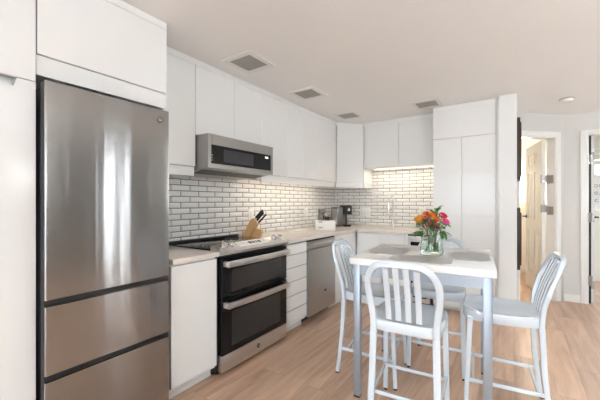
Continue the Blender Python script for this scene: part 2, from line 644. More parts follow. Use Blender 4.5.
def lever_bm(x, z, th):
    bm = bmesh.new()
    for s, y in ((-1, 0), (1, th)):
        lathe(bm, [(0.027, 0), (0.027, s * 0.008), (0.011, s * 0.012), (0.011, s * 0.05)], x, y, z, 14, 'y')
        tube(bm, [(x, y + s * 0.045, z), (x - 0.11, y + s * 0.045, z)], 0.009, 8)
    return bm


def place(root_o, loc, rz):
    root_o.location = loc
    root_o.rotation_euler = (0, 0, rz)


def hinge_bm(zs, dx=0.0, s=1):
    bm = bmesh.new()
    for z in zs:
        bx(bm, -0.004 + dx, 0.022 + dx, -0.004, 0.0, z - 0.045, z + 0.045)
        tube(bm, [(-0.004 + dx, -0.008, z - 0.048), (-0.004 + dx, -0.008, z + 0.048)], 0.008, 8)
        bx(bm, -0.026 + dx, -0.004 + dx, -0.004, 0.0, z - 0.045, z + 0.045)
    return bm


hp = dm @ Vector((DO1 - 0.02, 0.11, 0))
d1 = struct('door_1', panel_door(0.72), M['trim'])
obj('handle', lever_bm(0.66, 0.98, 0.038), M['darkgrey'], d1)
bm = bmesh.new()
for z in (0.22, 1.10, 1.47):
    bx(bm, -0.002, 0.0, -0.03, 0.038, z - 0.045, z + 0.045)
    tube(bm, [(-0.006, 0.044, z - 0.05), (-0.006, 0.044, z + 0.05)], 0.008, 8)
obj('hinge', bm, M['steel3'], d1)
place(d1, (hp.x, hp.y, 0.008 + FZ), math.atan2(5.66 - hp.y, 0.165 - hp.x))

d2 = struct('door_2', panel_door(0.74), M['trim'])
obj('handle', lever_bm(0.68, 0.98, 0.038), M['darkgrey'], d2)
bm = bmesh.new()
for z in (0.21, 0.99, 1.72):
    bx(bm, -0.002, 0.0, 0.0, 0.06, z - 0.045, z + 0.045)
    tube(bm, [(-0.008, 0.046, z - 0.05), (-0.008, 0.046, z + 0.05)], 0.012, 8)
obj('hinge', bm, M['steel3'], d2)
place(d2, (HX0 + 0.068, HY + 0.045, 0.008 + FZ), math.atan2(1, 0.1428))

# ------------------------------------------------------------------ backsplash


def tiles(horizontal_len, z0, z1, tw=0.178, thh=0.0478, g=0.0055, clip=None):
    """list of frusta in (s, z) with relief; returns bmesh in local coords: s along x, relief along -y"""
    bm = bmesh.new()
    fs = bx(bm, 0, horizontal_len, -0.003, 0, z0, z1)
    for f in fs:
        f.material_index = 1
    row = 0
    z = z0
    while z < z1 - 0.006:
        zt = min(z + thh - g, z1)
        s = -tw * (0.5 if row % 2 else 0.0) - 0.05
        while s < horizontal_len:
            a, b = max(s, 0.0), min(s + tw - g, horizontal_len)
            if b - a > 0.015:
                e = min(0.0095, (b - a) / 3, (zt - z) / 3)
                o = [bm.verts.new(p) for p in ((a, -0.003, z), (b, -0.003, z), (b, -0.003, zt), (a, -0.003, zt))]
                i = [bm.verts.new(p) for p in ((a + e, -0.009, z + e), (b - e, -0.009, z + e), (b - e, -0.009, zt - e), (a + e, -0.009, zt - e))]
                bm.faces.new(i)
                for k in range(4):
                    bm.faces.new((o[k], o[(k + 1) % 4], i[(k + 1) % 4], i[k]))
            s += tw
        z += thh
        row += 1
    return bm


KZ = 0.915    # worktop top
UB = 1.44     # underside of the light rails
bm = tiles(WY - 1.1, KZ, 1.75)
bmesh.ops.transform(bm, matrix=Matrix.Translation((WX + 0.0012, 1.1, 0)) @ Matrix.Rotation(R(90), 4, 'Z'), verts=bm.verts[:])
o = obj('tile_backsplash', bm, None, smooth=0, mats=[M['tile'], M['grout']])
tag(o, 'white glazed subway tile backsplash on the long wall behind the range', 'backsplash')
bm = tiles(-0.76 - WX - 0.012, KZ, 1.75)
bmesh.ops.transform(bm, matrix=Matrix.Translation((WX + 0.012, WY - 0.0012, 0)), verts=bm.verts[:])
o = obj('tile_backsplash', bm, None, smooth=0, mats=[M['tile'], M['grout']])
tag(o, 'white glazed subway tile backsplash on the short wall behind the tap', 'backsplash')

# ------------------------------------------------------------------ left run: tall units
G = 0.0015   # half gap between fronts
TX = -1.69   # front of the tall units
DT = 0.02    # door thickness


def door_x(x, y0, y1, z0, z1, bev=0.0015):
    return box(x - DT, x, y0 + G, y1 - G, z0 + G, z1 - G, bev=bev, seg=1)


t = thing('tall_cabinet', (WX, 0.1, FZ), 'tall glossy white cabinet at the left edge, left of the refrigerator', 'cabinet')
obj('body', box(WX + 0.004, TX - DT - 0.03, -0.35, 0.474, FZ, CZ - 0.002), M['carcass'], t)
obj('door', door_x(TX, -0.35, 0.474, 1.764, 2.262), M['gloss'], t)
bm = bmesh.new()
prism(bm, [(-0.35 + G, 0.1), (0.474 - G, 0.1), (0.474 - G, 1.762), (0.41, 1.762), (0.40, 1.727), (-0.2, 1.727), (-0.21, 1.762), (-0.35 + G, 1.762)],
      'x', TX - DT, TX)
obj('door', bm, M['gloss'], t)
obj('filler', box(TX - DT - 0.002, TX - 0.004, -0.35, 0.474, 2.264, CZ - 0.002), M['carcass'], t)
obj('plinth', box(TX - 0.1, TX - 0.08, -0.35, 0.474, FZ, 0.098), M['plinth'], t)

t = thing('overhead_cabinet', (WX, 0.78, 1.77), 'wide glossy white cabinet above the refrigerator', 'cabinet')
obj('body', box(WX + 0.004, TX - DT - 0.002, 0.476, 1.087, 1.80, CZ - 0.002), M['carcass'], t)
obj('door', door_x(TX, 0.476, 1.087, 1.887, 2.262), M['gloss'], t)
obj('filler', box(TX - DT - 0.002, TX - 0.004, 0.476, 1.087, 2.264, CZ - 0.002), M['carcass'], t)
obj('filler', box(TX - DT - 0.002, TX - 0.012, 0.476, 1.087, 1.80, 1.883), M['gloss'], t)
obj('side_panel', box(WX + 0.004, TX - DT - 0.001, 1.071, 1.087, FZ, 1.799), M['carcass'], t)

# refrigerator
FX = -1.62
FY0, FY1 = 0.484, 1.06
t = thing('refrigerator', (WX + 0.3, 0.77, FZ), 'tall brushed stainless refrigerator with one door over two freezer drawers', 'refrigerator')
obj('body', box(WX + 0.03, FX - 0.055, FY0 + 0.004, FY1 - 0.004, 0.065, 1.75, bev=0.004), M['black'], t)


def fridge_front(name, z0, z1):
    bm = bmesh.new()
    prism(bm, [(FX - 0.011, FY0), (FX - 0.004, FY0), (FX, FY0 + 0.004), (FX, FY1 - 0.008), (FX - 0.010, FY1), (FX - 0.011, FY1)], 'z', z0, z1)
    d = obj(name, bm, M['steel'], t)
    obj('liner', box(FX - 0.05, FX - 0.0115, FY0, FY1, z0, z1), M['black'], d)


fridge_front('door', 0.835, 1.762)
fridge_front('drawer', 0.516, 0.806)
fridge_front('drawer', 0.09, 0.488)
obj('gasket', box(FX - 0.055, FX - 0.0505, FY0 - 0.002, FY1, 0.09, 1.76), M['darkgrey'], t)
for z0, z1 in ((0.808, 0.833), (0.49, 0.514)):
    obj('handle_recess', box(FX - 0.05, FX - 0.014, FY0, FY1, z0, z1), M['black'], t)
obj('base_grille', box(FX - 0.055, FX - 0.03, FY0 + 0.01, FY1 - 0.01, FZ, 0.085), M['black'], t)
EY, EZ = 1.0, 1.703
bm = bmesh.new()
lathe(bm, [(0.0165, FX), (0.0165, FX + 0.002), (0.0145, FX + 0.003)], 0, EY, EZ, 24, 'x')
em = obj('emblem', bm, M['emblem'], t)
obj('lettering', text_bm('GE', 0.016, facing_x((FX + 0.0034, EY, EZ))), M['steel2'], em)

# ------------------------------------------------------------------ left run: wall cabinets
UX = -1.93
DZ0, DZ1 = 1.508, 2.258


def upper(name, label, y0, y1, seams, z0=DZ0, rail=True, floorz=UB):
    t = thing(name, (WX, (y0 + y1) / 2, z0), label, 'cabinet', None)
    obj('body', box(WX + 0.012, UX - DT - 0.002, y0 + 0.0005, y1 - 0.0005, z0, CZ - 0.002), M['carcass'], t)
    ys = [y0] + seams + [y1]
    for a, b in zip(ys, ys[1:]):
        obj('door', door_x(UX, a, b, z0, DZ1), M['gloss'], t)
    obj('filler', box(UX - DT - 0.002, UX - 0.005, y0 + 0.0005, y1 - 0.0005, DZ1 + 0.002, CZ - 0.002), M['carcass'], t)
    if rail:
        obj('light_rail', box(UX - 0.035, UX - 0.017, y0 + 0.0005, y1 - 0.0005, floorz, z0 - 0.001), M['gloss'], t)
    return t


t = upper('wall_cabinet', 'narrow glossy white wall cabinet between refrigerator and microwave', 1.09, 1.471, [])
obj('bottom_panel', box(WX + 0.012, UX - 0.036, 1.0905, 1.4705, UB + 0.03, DZ0 - 0.001), M['carcass'], t)
upper('wall_cabinet', 'two-door glossy white wall cabinet directly above the microwave', 1.471, 2.207, [1.86], z0=1.745, rail=False)
runs = [('single-door glossy white wall cabinet just right of the microwave', 2.207, 2.601, []),
        ('two-door glossy white wall cabinet above the white drawer box end of the worktop', 2.601, 3.21, [2.90]),
        ('glossy white wall cabinet beside the angled corner cabinet on the long wall', 3.21, 3.67, [])]
for lb, a, b, s in runs:
    t = upper('wall_cabinet', lb, a, b, s)
    obj('led_strip', box(WX + 0.10, WX + 0.115, a + 0.03, b - 0.03, DZ0 - 0.012, DZ0 - 0.0005), M['led'], t)
WARM = (1.0, 0.84, 0.66)
area('undercabinet_light_a', (WX + 0.21, 2.92, DZ0 - 0.02), (0, 0, 0), 0.14, 1.4, 0.42, WARM)

# corner cabinet: diagonal face
A_ = (UX, 3.672)
B_ = (-1.667, 3.96)
t = thing('corner_cabinet', (WX, WY, DZ0), 'angled glossy white corner wall cabinet where the two walls meet', 'cabinet')
bm = bmesh.new()
prism(bm, [(WX + 0.012, A_[1]), (A_[0] - DT, A_[1]), (A_[0] - 0.015, A_[1] + 0.012), (B_[0] - 0.02, B_[1] + 0.014), (B_[0], B_[1] + 0.012), (B_[0], WY - 0.012), (WX + 0.012, WY - 0.012)], 'z', DZ0, CZ - 0.002)
obj('body', bm, M['carcass'], t)
dv = Vector((B_[0] - A_[0], B_[1] - A_[1], 0))
cm = Matrix.Translation((A_[0], A_[1], 0)) @ Matrix.Rotation(math.atan2(dv.y, dv.x), 4, 'Z')


def diag(s0, s1, d0, d1, z0, z1):
    bm = box(s0, s1, d0, d1, z0, z1)
    bmesh.ops.transform(bm, matrix=cm, verts=bm.verts[:])
    return bm


obj('door', diag(0.008, dv.length - 0.008, -0.004, 0.010, DZ0, DZ1), M['gloss'], t)
bm = bmesh.new()
bx(bm, 0.0, dv.length, 0.008, 0.024, UB, DZ0 - 0.001)
bmesh.ops.transform(bm, matrix=cm, verts=bm.verts[:])
obj('light_rail', bm, M['gloss'], t)
bm = box(B_[0] - 0.018, B_[0], B_[1] + 0.026, WY - 0.012, UB, DZ0 - 0.001)
obj('side_rail', bm, M['gloss'], t)

# wall cabinets above the sink
BUY = 3.96
BZ = 1.70
t = thing('wall_cabinet', (-1.2, WY, BZ), 'short two-door glossy white wall cabinet above the tap on the short wall', 'cabinet')
obj('body', box(B_[0] + 0.001, -0.755, BUY + DT + 0.002, WY - 0.012, BZ, CZ - 0.002), M['carcass'], t)
for a, b in ((B_[0] + 0.005, -1.2), (-1.2, -0.757)):
    obj('door', box(a + G, b - G, BUY, BUY + DT, BZ, DZ1, bev=0.0015, seg=1), M['gloss'], t)
obj('filler', box(B_[0] + 0.001, -0.755, BUY + 0.005, BUY + DT + 0.002, DZ1 + 0.002, CZ - 0.002), M['carcass'], t)
obj('led_strip', box(B_[0] + 0.08, -0.83, WY - 0.12, WY - 0.105, BZ - 0.011, BZ - 0.0005), M['led'], t)
area('undercabinet_light_b', (-1.2, WY - 0.2, BZ - 0.02), (0, 0, 0), 0.8, 0.12, 0.4, WARM)

# ------------------------------------------------------------------ microwave
MX = -1.80
MY0, MY1, MZ0, MZ1 = 1.478, 2.204, 1.497, 1.742
t = thing('microwave', (WX + 0.2, 1.84, MZ0), 'low stainless over-the-range microwave with black glass front', 'microwave')
bm = bmesh.new()
prism(bm, [(WX + 0.012, MZ1), (MX - 0.045, MZ1), (MX - 0.045, MZ0), (WX + 0.25, MZ0 - 0.03), (WX + 0.012, MZ0 - 0.03)], 'y', MY0, MY1)
obj('body', bm, M['steel3'], t)
fr = bmesh.new()
WY0, WY1, WZ0, WZ1 = MY0 + 0.028, MY1 - 0.028, MZ0 + 0.032, MZ1 - 0.075
for a, b, c, d in ((MY0, MY1, MZ0, WZ0), (MY0, MY1, WZ1, MZ1), (MY0, WY0, WZ0, WZ1), (WY1, MY1, WZ0, WZ1)):
    bx(fr, MX - 0.044, MX, a, b, c, d)
dr = obj('door', fr, M['steel3'], t)
obj('glass', box(MX - 0.04, MX - 0.004, WY0, WY1, WZ0, WZ1), M['blackglass'], dr)
obj('window', box(MX - 0.004, MX - 0.0025, WY0 + 0.12, WY1 - 0.22, WZ0 + 0.022, WZ1 - 0.022), M['darkgrey'], dr)
obj('display', box(MX - 0.004, MX - 0.0015, WY1 - 0.075, WY1 - 0.035, WZ1 - 0.035, WZ1 - 0.018), M['display'], t)
bm = bmesh.new()
for k in range(3):
    bx(bm, MX - 0.004, MX - 0.002, WY0 + 0.006, WY0 + 0.016, WZ0 + 0.02 + k * 0.018, WZ0 + 0.028 + k * 0.018)
obj('keypad', bm, M['steel3'], t)
obj('seam', box(MX - 0.0455, MX + 0.0006, MY0 + 0.034, MY0 + 0.037, WZ1 + 0.002, MZ1 + 0.0005), M['darkgrey'], t)
for a, b in ((MY0 + 0.025, MY0 + 0.355), (MY1 - 0.355, MY1 - 0.025)):
    bm = bmesh.new()
    v = [bm.verts.new(p) for p in ((WX + 0.28, a, MZ0 - 0.0292), (MX - 0.09, a, MZ0 - 0.0058), (MX - 0.09, b, MZ0 - 0.0058), (WX + 0.28, b, MZ0 - 0.0292))]
    u = [bm.verts.new(p.co - Vector((0, 0, 0.004))) for p in v]
    bm.faces.new(v)
    bm.faces.new(u)
    for k in range(4):
        bm.faces.new((v[k], v[(k + 1) % 4], u[(k + 1) % 4], u[k]))
    obj('vent_filter', bm, M['darkgrey'], t)

# ------------------------------------------------------------------ base cabinets, left run
BX = -1.655          # door fronts
PX = -1.72           # plinth front
CX = -1.635          # worktop edge
RY0, RY1 = 1.439, 2.188   # range
DWY0, DWY1 = 2.545, 3.10
BK = 3.66            # worktop edge of the short run
BD = 3.68            # door fronts of the short run
CTH = 0.032


def base_body(bm_t, y0, y1):
    return box(WX + 0.012, BX - DT - 0.002, y0 + 0.001, y1 - 0.001, 0.13, KZ - CTH - 0.001)


t = thing('base_cabinet', (WX, 1.25, FZ), 'narrow glossy white base cabinet between refrigerator and range', 'cabinet')
obj('body', base_body(t, 1.09, 1.433), M['carcass'], t)
obj('door', door_x(BX, 1.09, 1.433, 0.148, KZ - CTH - 0.012), M['gloss'], t)
obj('plinth', box(PX - 0.02, PX, 1.09, 1.433, FZ, 0.129), M['plinth'], t)

t = thing('drawer_cabinet', (WX, 2.34, FZ), 'slim white base cabinet of six stacked drawers right of the range', 'cabinet')
obj('body', base_body(t, 2.194, 2.541), M['carcass'], t)
zs = [0.15, 0.276, 0.402, 0.528, 0.654, 0.772, KZ - CTH - 0.012]
for a, b in zip(zs, zs[1:]):
    dwr = obj('drawer', box(BX - DT, BX, 2.194 + G, 2.541 - G, a + 0.004, b - 0.004, bev=0.0015, seg=1), M['gloss'], t)
    obj('grip_edge', box(BX - DT - 0.0018, BX - 0.006, 2.196, 2.539, b - 0.0036, b + 0.0036), M['grime'], dwr)
obj('plinth', box(PX - 0.02, PX, 2.194, 2.541, FZ, 0.129), M['plinth'], t)

t = thing('base_cabinet', (WX, 3.4, FZ), 'glossy white corner base cabinet right of the dishwasher', 'cabinet')
obj('body', box(WX + 0.012, BX - DT - 0.002, DWY1 + 0.006, WY - 0.012, 0.13, KZ - CTH - 0.001), M['carcass'], t)
obj('door', door_x(BX, DWY1 + 0.004, BD - 0.002, 0.148, KZ - CTH - 0.012), M['gloss'], t)
obj('plinth', box(PX - 0.02, PX, DWY1 + 0.004, BD + 0.06, FZ, 0.129), M['plinth'], t)

# dishwasher
t = thing('dishwasher', (WX, 2.8, FZ), 'stainless built-in dishwasher between drawer cabinet and corner cabinet', 'dishwasher')
DX = -1.638
obj('body', box(WX + 0.03, DX - 0.05, DWY0 + 0.004, DWY1 - 0.004, 0.12, KZ - CTH - 0.004), M['darkgrey'], t)
bm = bmesh.new()
prism(bm, [(DX - 0.048, 0.135), (DX, 0.135), (DX, 0.775), (DX - 0.026, 0.79), (DX - 0.026, 0.818), (DX, 0.832), (DX, 0.862), (DX - 0.048, 0.862)], 'y', DWY0 + 0.006, DWY1 - 0.006)
dd = obj('door', bm, M['steel4'], t)
obj('handle', box(DX - 0.012, DX + 0.002, DWY0 + 0.09, DWY1 - 0.09, 0.822, 0.842, bev=0.004), M['steel2'], dd)
obj('control_strip', box(DX - 0.048, DX - 0.012, DWY0 + 0.006, DWY1 - 0.006, 0.863, KZ - CTH - 0.003), M['black'], t)
bm = bmesh.new()
lathe(bm, [(0.014, 0), (0.014, 0.0015)], DX, 2.87, 0.33, 18, 'x')
for v in bm.verts:
    v.co.y = 2.87 + (v.co.y - 2.87) * 1.7
    v.co.z = 0.33 + (v.co.z - 0.33) * 0.8
obj('badge', bm, M['black'], dd)
obj('toe_kick', box(DX - 0.12, DX - 0.1, DWY0 + 0.004, DWY1 - 0.004, FZ, 0.119), M['black'], t)

# short run
t = thing('sink_cabinet', (-1.34, WY, FZ), 'two-door glossy white base cabinet under the tap', 'cabinet')
obj('body', box(BX + 0.004, -1.043, BD + DT + 0.002, WY - 0.012, 0.13, KZ - CTH - 0.001), M['carcass'], t)
for a, b in ((BX + 0.022, -1.343), (-1.343, -1.043)):
    obj('door', box(a + G, b - G, BD, BD + DT, 0.148, KZ - CTH - 0.012, bev=0.0015, seg=1), M['gloss'], t)
obj('plinth', box(PX - 0.001, -1.043, BD + 0.06, BD + 0.08, FZ, 0.129), M['plinth'], t)
obj('filler', box(-1.041, -1.012, BD + 0.002, BD + DT, FZ, KZ - CTH - 0.001), M['carcass'], t)

t = thing('drinks_cooler', (-0.89, WY, FZ), 'slim stainless under-counter appliance with black window beside the pantry', 'appliance')
CA, CB = -1.008, -0.772
obj('body', box(CA, CB, BD + 0.03, WY - 0.02, FZ, KZ - CTH - 0.004), M['darkgrey'], t)
fr = bmesh.new()
for a, b, c, d in ((CA, CB, 0.12, 0.17), (CA, CB, 0.80, 0.862), (CA, CA + 0.03, 0.17, 0.80), (CB - 0.03, CB, 0.17, 0.80)):
    bx(fr, a, b, BD - 0.012, BD + 0.028, c, d)
dr = obj('door', fr, M['steel2'], t)
obj('window', box(CA + 0.03, CB - 0.03, BD - 0.006, BD + 0.02, 0.17, 0.80), M['blackglass'], dr)
obj('handle', box(CA + 0.03, CB - 0.03, BD - 0.045, BD - 0.028, 0.815, 0.835, bev=0.004), M['steel2'], dr)
bm = bmesh.new()
for x in (CA + 0.045, CB - 0.045):
    bx(bm, x - 0.005, x + 0.005, BD - 0.03, BD - 0.012, 0.819, 0.831)
obj('handle_post', bm, M['steel2'], dr)
obj('top_grille', box(CA, CB, BD - 0.004, BD + 0.028, 0.864, KZ - CTH - 0.003), M['black'], t)

# worktops
bm = box(WX + 0.01, CX, 1.09, RY0 - 0.004, KZ - CTH, KZ, bev=0.003)
o = obj('worktop', bm, M['quartz'], origin=(WX, 1.25, KZ))
tag(o, 'short beige stone worktop between refrigerator and range', 'worktop')
bm = bmesh.new()
prism(bm, [(WX + 0.01, RY1 + 0.004), (CX, RY1 + 0.004), (CX, BK), (-0.757, BK), (-0.757, WY - 0.01), (WX + 0.01, WY - 0.01)], 'z', KZ - CTH, KZ)
o = obj('worktop', bm, M['quartz'], origin=(WX, 3.2, KZ))
tag(o, 'long L-shaped beige stone worktop running from the range round the corner', 'worktop')

# ------------------------------------------------------------------ range
t = thing('double_oven_range', (WX + 0.3, 1.8, FZ), 'stainless slide-in range with two black glass ovens', 'range')
SX = -1.625
obj('body', box(WX + 0.02, SX - 0.045, RY0, RY1, 0.085, 0.905), M['darkgrey'], t)
bm = box(WX + 0.015, -1.725, RY0, RY1, 0.906, 0.922, bev=0.002)
ck = obj('cooktop', bm, M['blackglass'], t)
obj('rear_trim', box(WX + 0.014, WX + 0.06, RY0 + 0.002, RY1 - 0.002, 0.9225, 0.938, bev=0.003), M['black'], t)
bm = bmesh.new()
for x, y, r in ((-2.06, 1.6, 0.075), (-2.06, 1.99, 0.09), (-1.86, 1.6, 0.1), (-1.86, 1.99, 0.075)):
    lathe(bm, [(r, 0.9222), (r, 0.9226), (r - 0.004, 0.9226), (r - 0.004, 0.9222)], x, y, 0, 32, cap=False)
obj('burner_ring', bm, M['grime'], ck)
# control panel: sloped
bm = bmesh.new()
prism(bm, [(-1.725, 0.880), (SX + 0.005, 0.888), (SX + 0.01, 0.905), (SX - 0.005, 0.915), (-1.715, 0.952), (-1.725, 0.948)], 'y', RY0 - 0.004, RY1 + 0.004)
obj('control_panel', bm, M['steel2'], t)
slope = math.atan2(0.037, 0.085)
pc = Vector((-1.675, 0, 0.937))
nrm = Vector((math.sin(slope), 0, math.cos(slope)))
rotm = Matrix.Rotation(slope, 4, 'Y')


def on_panel(y):
    return Matrix.Translation((pc.x + nrm.x * 0.001, y, pc.z + nrm.z * 0.001)) @ rotm


for y in (1.505, 1.58, 2.06, 2.13):
    bm = bmesh.new()
    lathe(bm, [(0.024, -0.001), (0.024, 0.006), (0.02, 0.008), (0.0175, 0.032), (0.012, 0.036)], n=20)
    bx(bm, -0.021, 0.021, -0.006, 0.006, 0.010, 0.040, 0.002)
    bmesh.ops.transform(bm, matrix=on_panel(y), verts=bm.verts[:])
    obj('knob', bm, M['chrome'], t)
bm = box(-0.032, 0.034, -0.17, 0.17, -0.001, 0.0015)
bmesh.ops.transform(bm, matrix=on_panel(1.81), verts=bm.verts[:])
pn = obj('display_panel', bm, M['plate'], t)
bm = bmesh.new()
for k, (y0, wd) in enumerate(((-0.05, 0.032), (-0.008, 0.022), (0.026, 0.016), (0.054, 0.03))):
    bx(bm, -0.02, 0.014, y0, y0 + wd, 0.0015, 0.0024)
bmesh.ops.transform(bm, matrix=on_panel(1.81), verts=bm.verts[:])
obj('digit_display', bm, M['black'], pn)
bm = bmesh.new()
for y0 in (-0.155, -0.13, -0.105, -0.08, 0.105, 0.13):
    for x0 in (-0.018, 0.0):
        bx(bm, x0, x0 + 0.006, y0, y0 + 0.014, 0.0015, 0.0022)
bmesh.ops.transform(bm, matrix=on_panel(1.81), verts=bm.verts[:])
obj('touch_key', bm, M['grime'], pn)
obj('vent_slot', box(SX - 0.044, SX - 0.02, RY0 + 0.002, RY1 - 0.002, 0.873, 0.8875), M['black'], t)


def oven_door(z0, z1, hz, wz0, wz1):
    bm = box(SX - 0.044, SX, RY0 + 0.012, RY1 - 0.012, z0, z1, bev=0.002, seg=1)
    d = obj('oven_door', bm, M['blackglass'], t)
    obj('window', box(SX, SX + 0.0008, RY0 + 0.10, RY1 - 0.10, wz0, wz1), M['ovenwin'], d)
    pts = []
    for k in range(13):
        f = k / 12
        pts.append((SX + 0.043 + 0.012 * math.sin(math.pi * f), RY0 + 0.03 + f * (RY1 - RY0 - 0.06), hz))
    bm = bmesh.new()
    sweep(bm, pts, 0.021, 0.011, ref=(0, 0, 1))
    obj('handle', bm, M['steel2'], d)
    bm = bmesh.new()
    for y in (RY0 + 0.035, RY1 - 0.035):
        bx(bm, SX, SX + 0.046, y - 0.014, y + 0.014, hz - 0.019, hz + 0.019, 0.004)
    obj('handle_bracket', bm, M['steel2'], d)
    return d


M['ovenwin'] = pm('tinted_oven_window', (0.03, 0.03, 0.03), 0.08, var=0.1)
oven_door(0.592, 0.868, 0.829, 0.625, 0.78)
oven_door(0.206, 0.586, 0.551, 0.25, 0.49)
bp = obj('bottom_panel', box(SX - 0.044, SX, RY0 + 0.012, RY1 - 0.012, 0.092, 0.202, bev=0.003), M['steel2'], t)
bm = bmesh.new()
lathe(bm, [(0.017, SX), (0.017, SX + 0.002), (0.0145, SX + 0.003)], 0, 1.815, 0.147, 24, 'x')
em = obj('emblem', bm, M['darkgrey'], t)
obj('lettering', text_bm('GE', 0.016, facing_x((SX + 0.0034, 1.815, 0.147))), M['steel2'], em)
obj('toe_kick', box(SX - 0.15, SX - 0.09, RY0 + 0.01, RY1 - 0.01, FZ, 0.085), M['black'], t)
bm = bmesh.new()
for y in (RY0 + 0.02, RY1 - 0.05):
    for x in (SX - 0.10, WX + 0.1):
        bx(bm, x, x + 0.03, y, y + 0.03, FZ, 0.086)
obj('foot', bm, M['black'], t)

# ------------------------------------------------------------------ pantry
PY = 3.745
PA, PB = -0.7525, -0.142
t = thing('pantry_cabinet', (-0.45, WY, FZ), 'tall wide glossy white pantry cabinet with four doors at the end of the kitchen', 'cabinet')
obj('body', box(PA + 0.001, PB - 0.014, PY + DT + 0.002, WY - 0.012, 0.1, CZ - 0.002), M['carcass'], t)
obj('side_panel', box(PB - 0.013, PB + 0.012, PY + 0.003, WY - 0.012, FZ, CZ - 0.003), M['gloss'], t)
xm = -0.463
obj('flap_door', box(PA + G, PB - 0.013 - G, PY, PY + DT, 1.945 + G, 2.258, bev=0.0015, seg=1), M['gloss'], t)
for z0, z1 in ((1.104, 1.945), (0.12, 1.104)):
    for a, b in ((PA, xm), (xm, PB - 0.013)):
        obj('door', box(a + G, b - G, PY, PY + DT, z0 + G, z1 - G, bev=0.0015, seg=1), M['gloss'], t)
obj('filler', box(PA + 0.001, PB - 0.014, PY + 0.006, PY + DT + 0.002, 2.260, CZ - 0.002), M['carcass'], t)
obj('plinth', box(PA + 0.001, PB - 0.014, PY + 0.07, PY + 0.09, FZ, 0.099), M['plinth'], t)

# ------------------------------------------------------------------ things on the worktop
# knife block
KBX, KBY = -2.118, 2.285
t = thing('knife_block', (KBX, KBY, KZ), 'slanted beech knife block standing right of the range', 'knife block')
bm = bmesh.new()
prism(bm, [(-0.10, 0.0), (-0.025, 0.0), (0.062, 0.118), (0.018, 0.182), (-0.01, 0.17)], 'y', -0.05, 0.05)
body = obj('block', bm, M['wood'], None)
body.parent = t
bm = bmesh.new()
prism(bm, [(-0.020, 0.0), (0.088, 0.0), (0.088, 0.068), (0.034, 0.075)], 'y', -0.044, 0.044)
o = obj('base', bm, M['wood'], None)
o.parent = t
t.rotation_euler = (0, 0, R(30))
kd = Vector((0.082, 0, 0.09)).normalized()
kb = Matrix.Translation((KBX, KBY, KZ)) @ Matrix.Rotation(R(30), 4, 'Z')
ks = [(0.024, -0.026, 0.1735, 0.115, 'longest black handled knife at the top of the knife block'),
      (0.027, 0.024, 0.169, 0.105, 'black handled knife beside the longest one at the back of the knife block'),
      (0.040, -0.028, 0.150, 0.11, 'black handled knife in the middle slot of the knife block'),
      (0.056, -0.024, 0.127, 0.12, 'lowest slim black handled knife jutting from the knife block')]
for (x, y, z, ln, lb) in ks:
    p0 = Vector((x, y, z))
    t = thing('kitchen_knife', kb @ p0, lb, 'knife', 'knives in the beech block')
    q = kb.to_3x3() @ kd
    lat = kb.to_3x3() @ Vector((0, 1, 0))
    o0 = kb @ p0
    bm = bmesh.new()
    sweep(bm, [o0 - q * 0.012, o0 + q * 0.012], 0.006, 0.010, ref=lat)
    obj('bolster', bm, M['chrome'], t)
    bm = bmesh.new()
    sweep(bm, [o0 + q * 0.01, o0 + q * ln * 0.5, o0 + q * ln * 0.9, o0 + q * ln], 0.0058, 0.0085, ref=lat, ch=0.5)
    obj('handle', bm, M['black'], t)

# white drawer box
t = thing('drawer_box', (-1.875, 3.285, KZ), 'low white box with slotted front on the worktop by the corner', 'box')
bm = box(-0.115, 0.115, -0.09, 0.09, 0.0, 0.115, bev=0.006)
o = obj('case', bm, M['whitebox'], None)
o.parent = t
bm = bmesh.new()
for z in (0.028, 0.092):
    bx(bm, -0.085, -0.035, -0.0915, -0.089, z, z + 0.014)
o = obj('slot', bm, M['grime'], None)
o.parent = t
t.rotation_euler = (0, 0, R(33))
bmx = Matrix.Translation((-1.875, 3.285, KZ + 0.115)) @ Matrix.Rotation(R(33), 4, 'Z')


def mug(loc, r, h, mat, label, name='metal_cup', cat='cup', hang=-1):
    t = thing(name, loc, label, cat, 'cups on the white box')
    bm = bmesh.new()
    lathe(bm, [(r * 0.8, 0), (r, h * 0.35), (r * 0.95, h), (r * 0.87, h), (r * 0.9, h * 0.4), (r * 0.7, 0.005)], loc[0], loc[1], loc[2], 24)
    obj('cup', bm, mat, t)
    bm = bmesh.new()
    pts = []
    for k in range(9):
        a = R(-80 + 160 * k / 8)
        dx = r * 0.9 + 0.016 * math.cos(a)
        pts.append((loc[0] + dx * 0.83, loc[1] + dx * 0.56, loc[2] + h * 0.5 + h * 0.3 * math.sin(a)))
    tube(bm, pts, 0.004, 8)
    obj('handle', bm, mat, t)
    return t


p = bmx @ Vector((-0.05, 0.0, 0))
mug(p, 0.042, 0.07, M['darkchrome'], 'polished metal cup at the bottom of the stack on the white box')
mug(p + Vector((0.002, 0.004, 0.0705)), 0.04, 0.066, M['darkchrome'], 'polished metal cup on top of another on the white box')
p = bmx @ Vector((-0.005, 0.045, 0))
mug(p, 0.028, 0.085, M['plate'], 'white cup behind the polished cups on the white box')
p = bmx @ Vector((0.03, -0.01, 0))
mug(p, 0.03, 0.045, M['darkgrey'], 'small dark cup on the white box nearest the coffee machine')

# white tray
bm = bmesh.new()
prism(bm, rrect(0.16, 0.40, 0.02), 'z', KZ, KZ + 0.008)
o = obj('serving_tray', bm, M['whitebox'], None)
for v in o.data.vertices:
    v.co.z -= KZ
o.location = (-2.12, 3.0, KZ)
tag(o, 'flat white tray lying on the worktop by the tiled wall', 'tray')

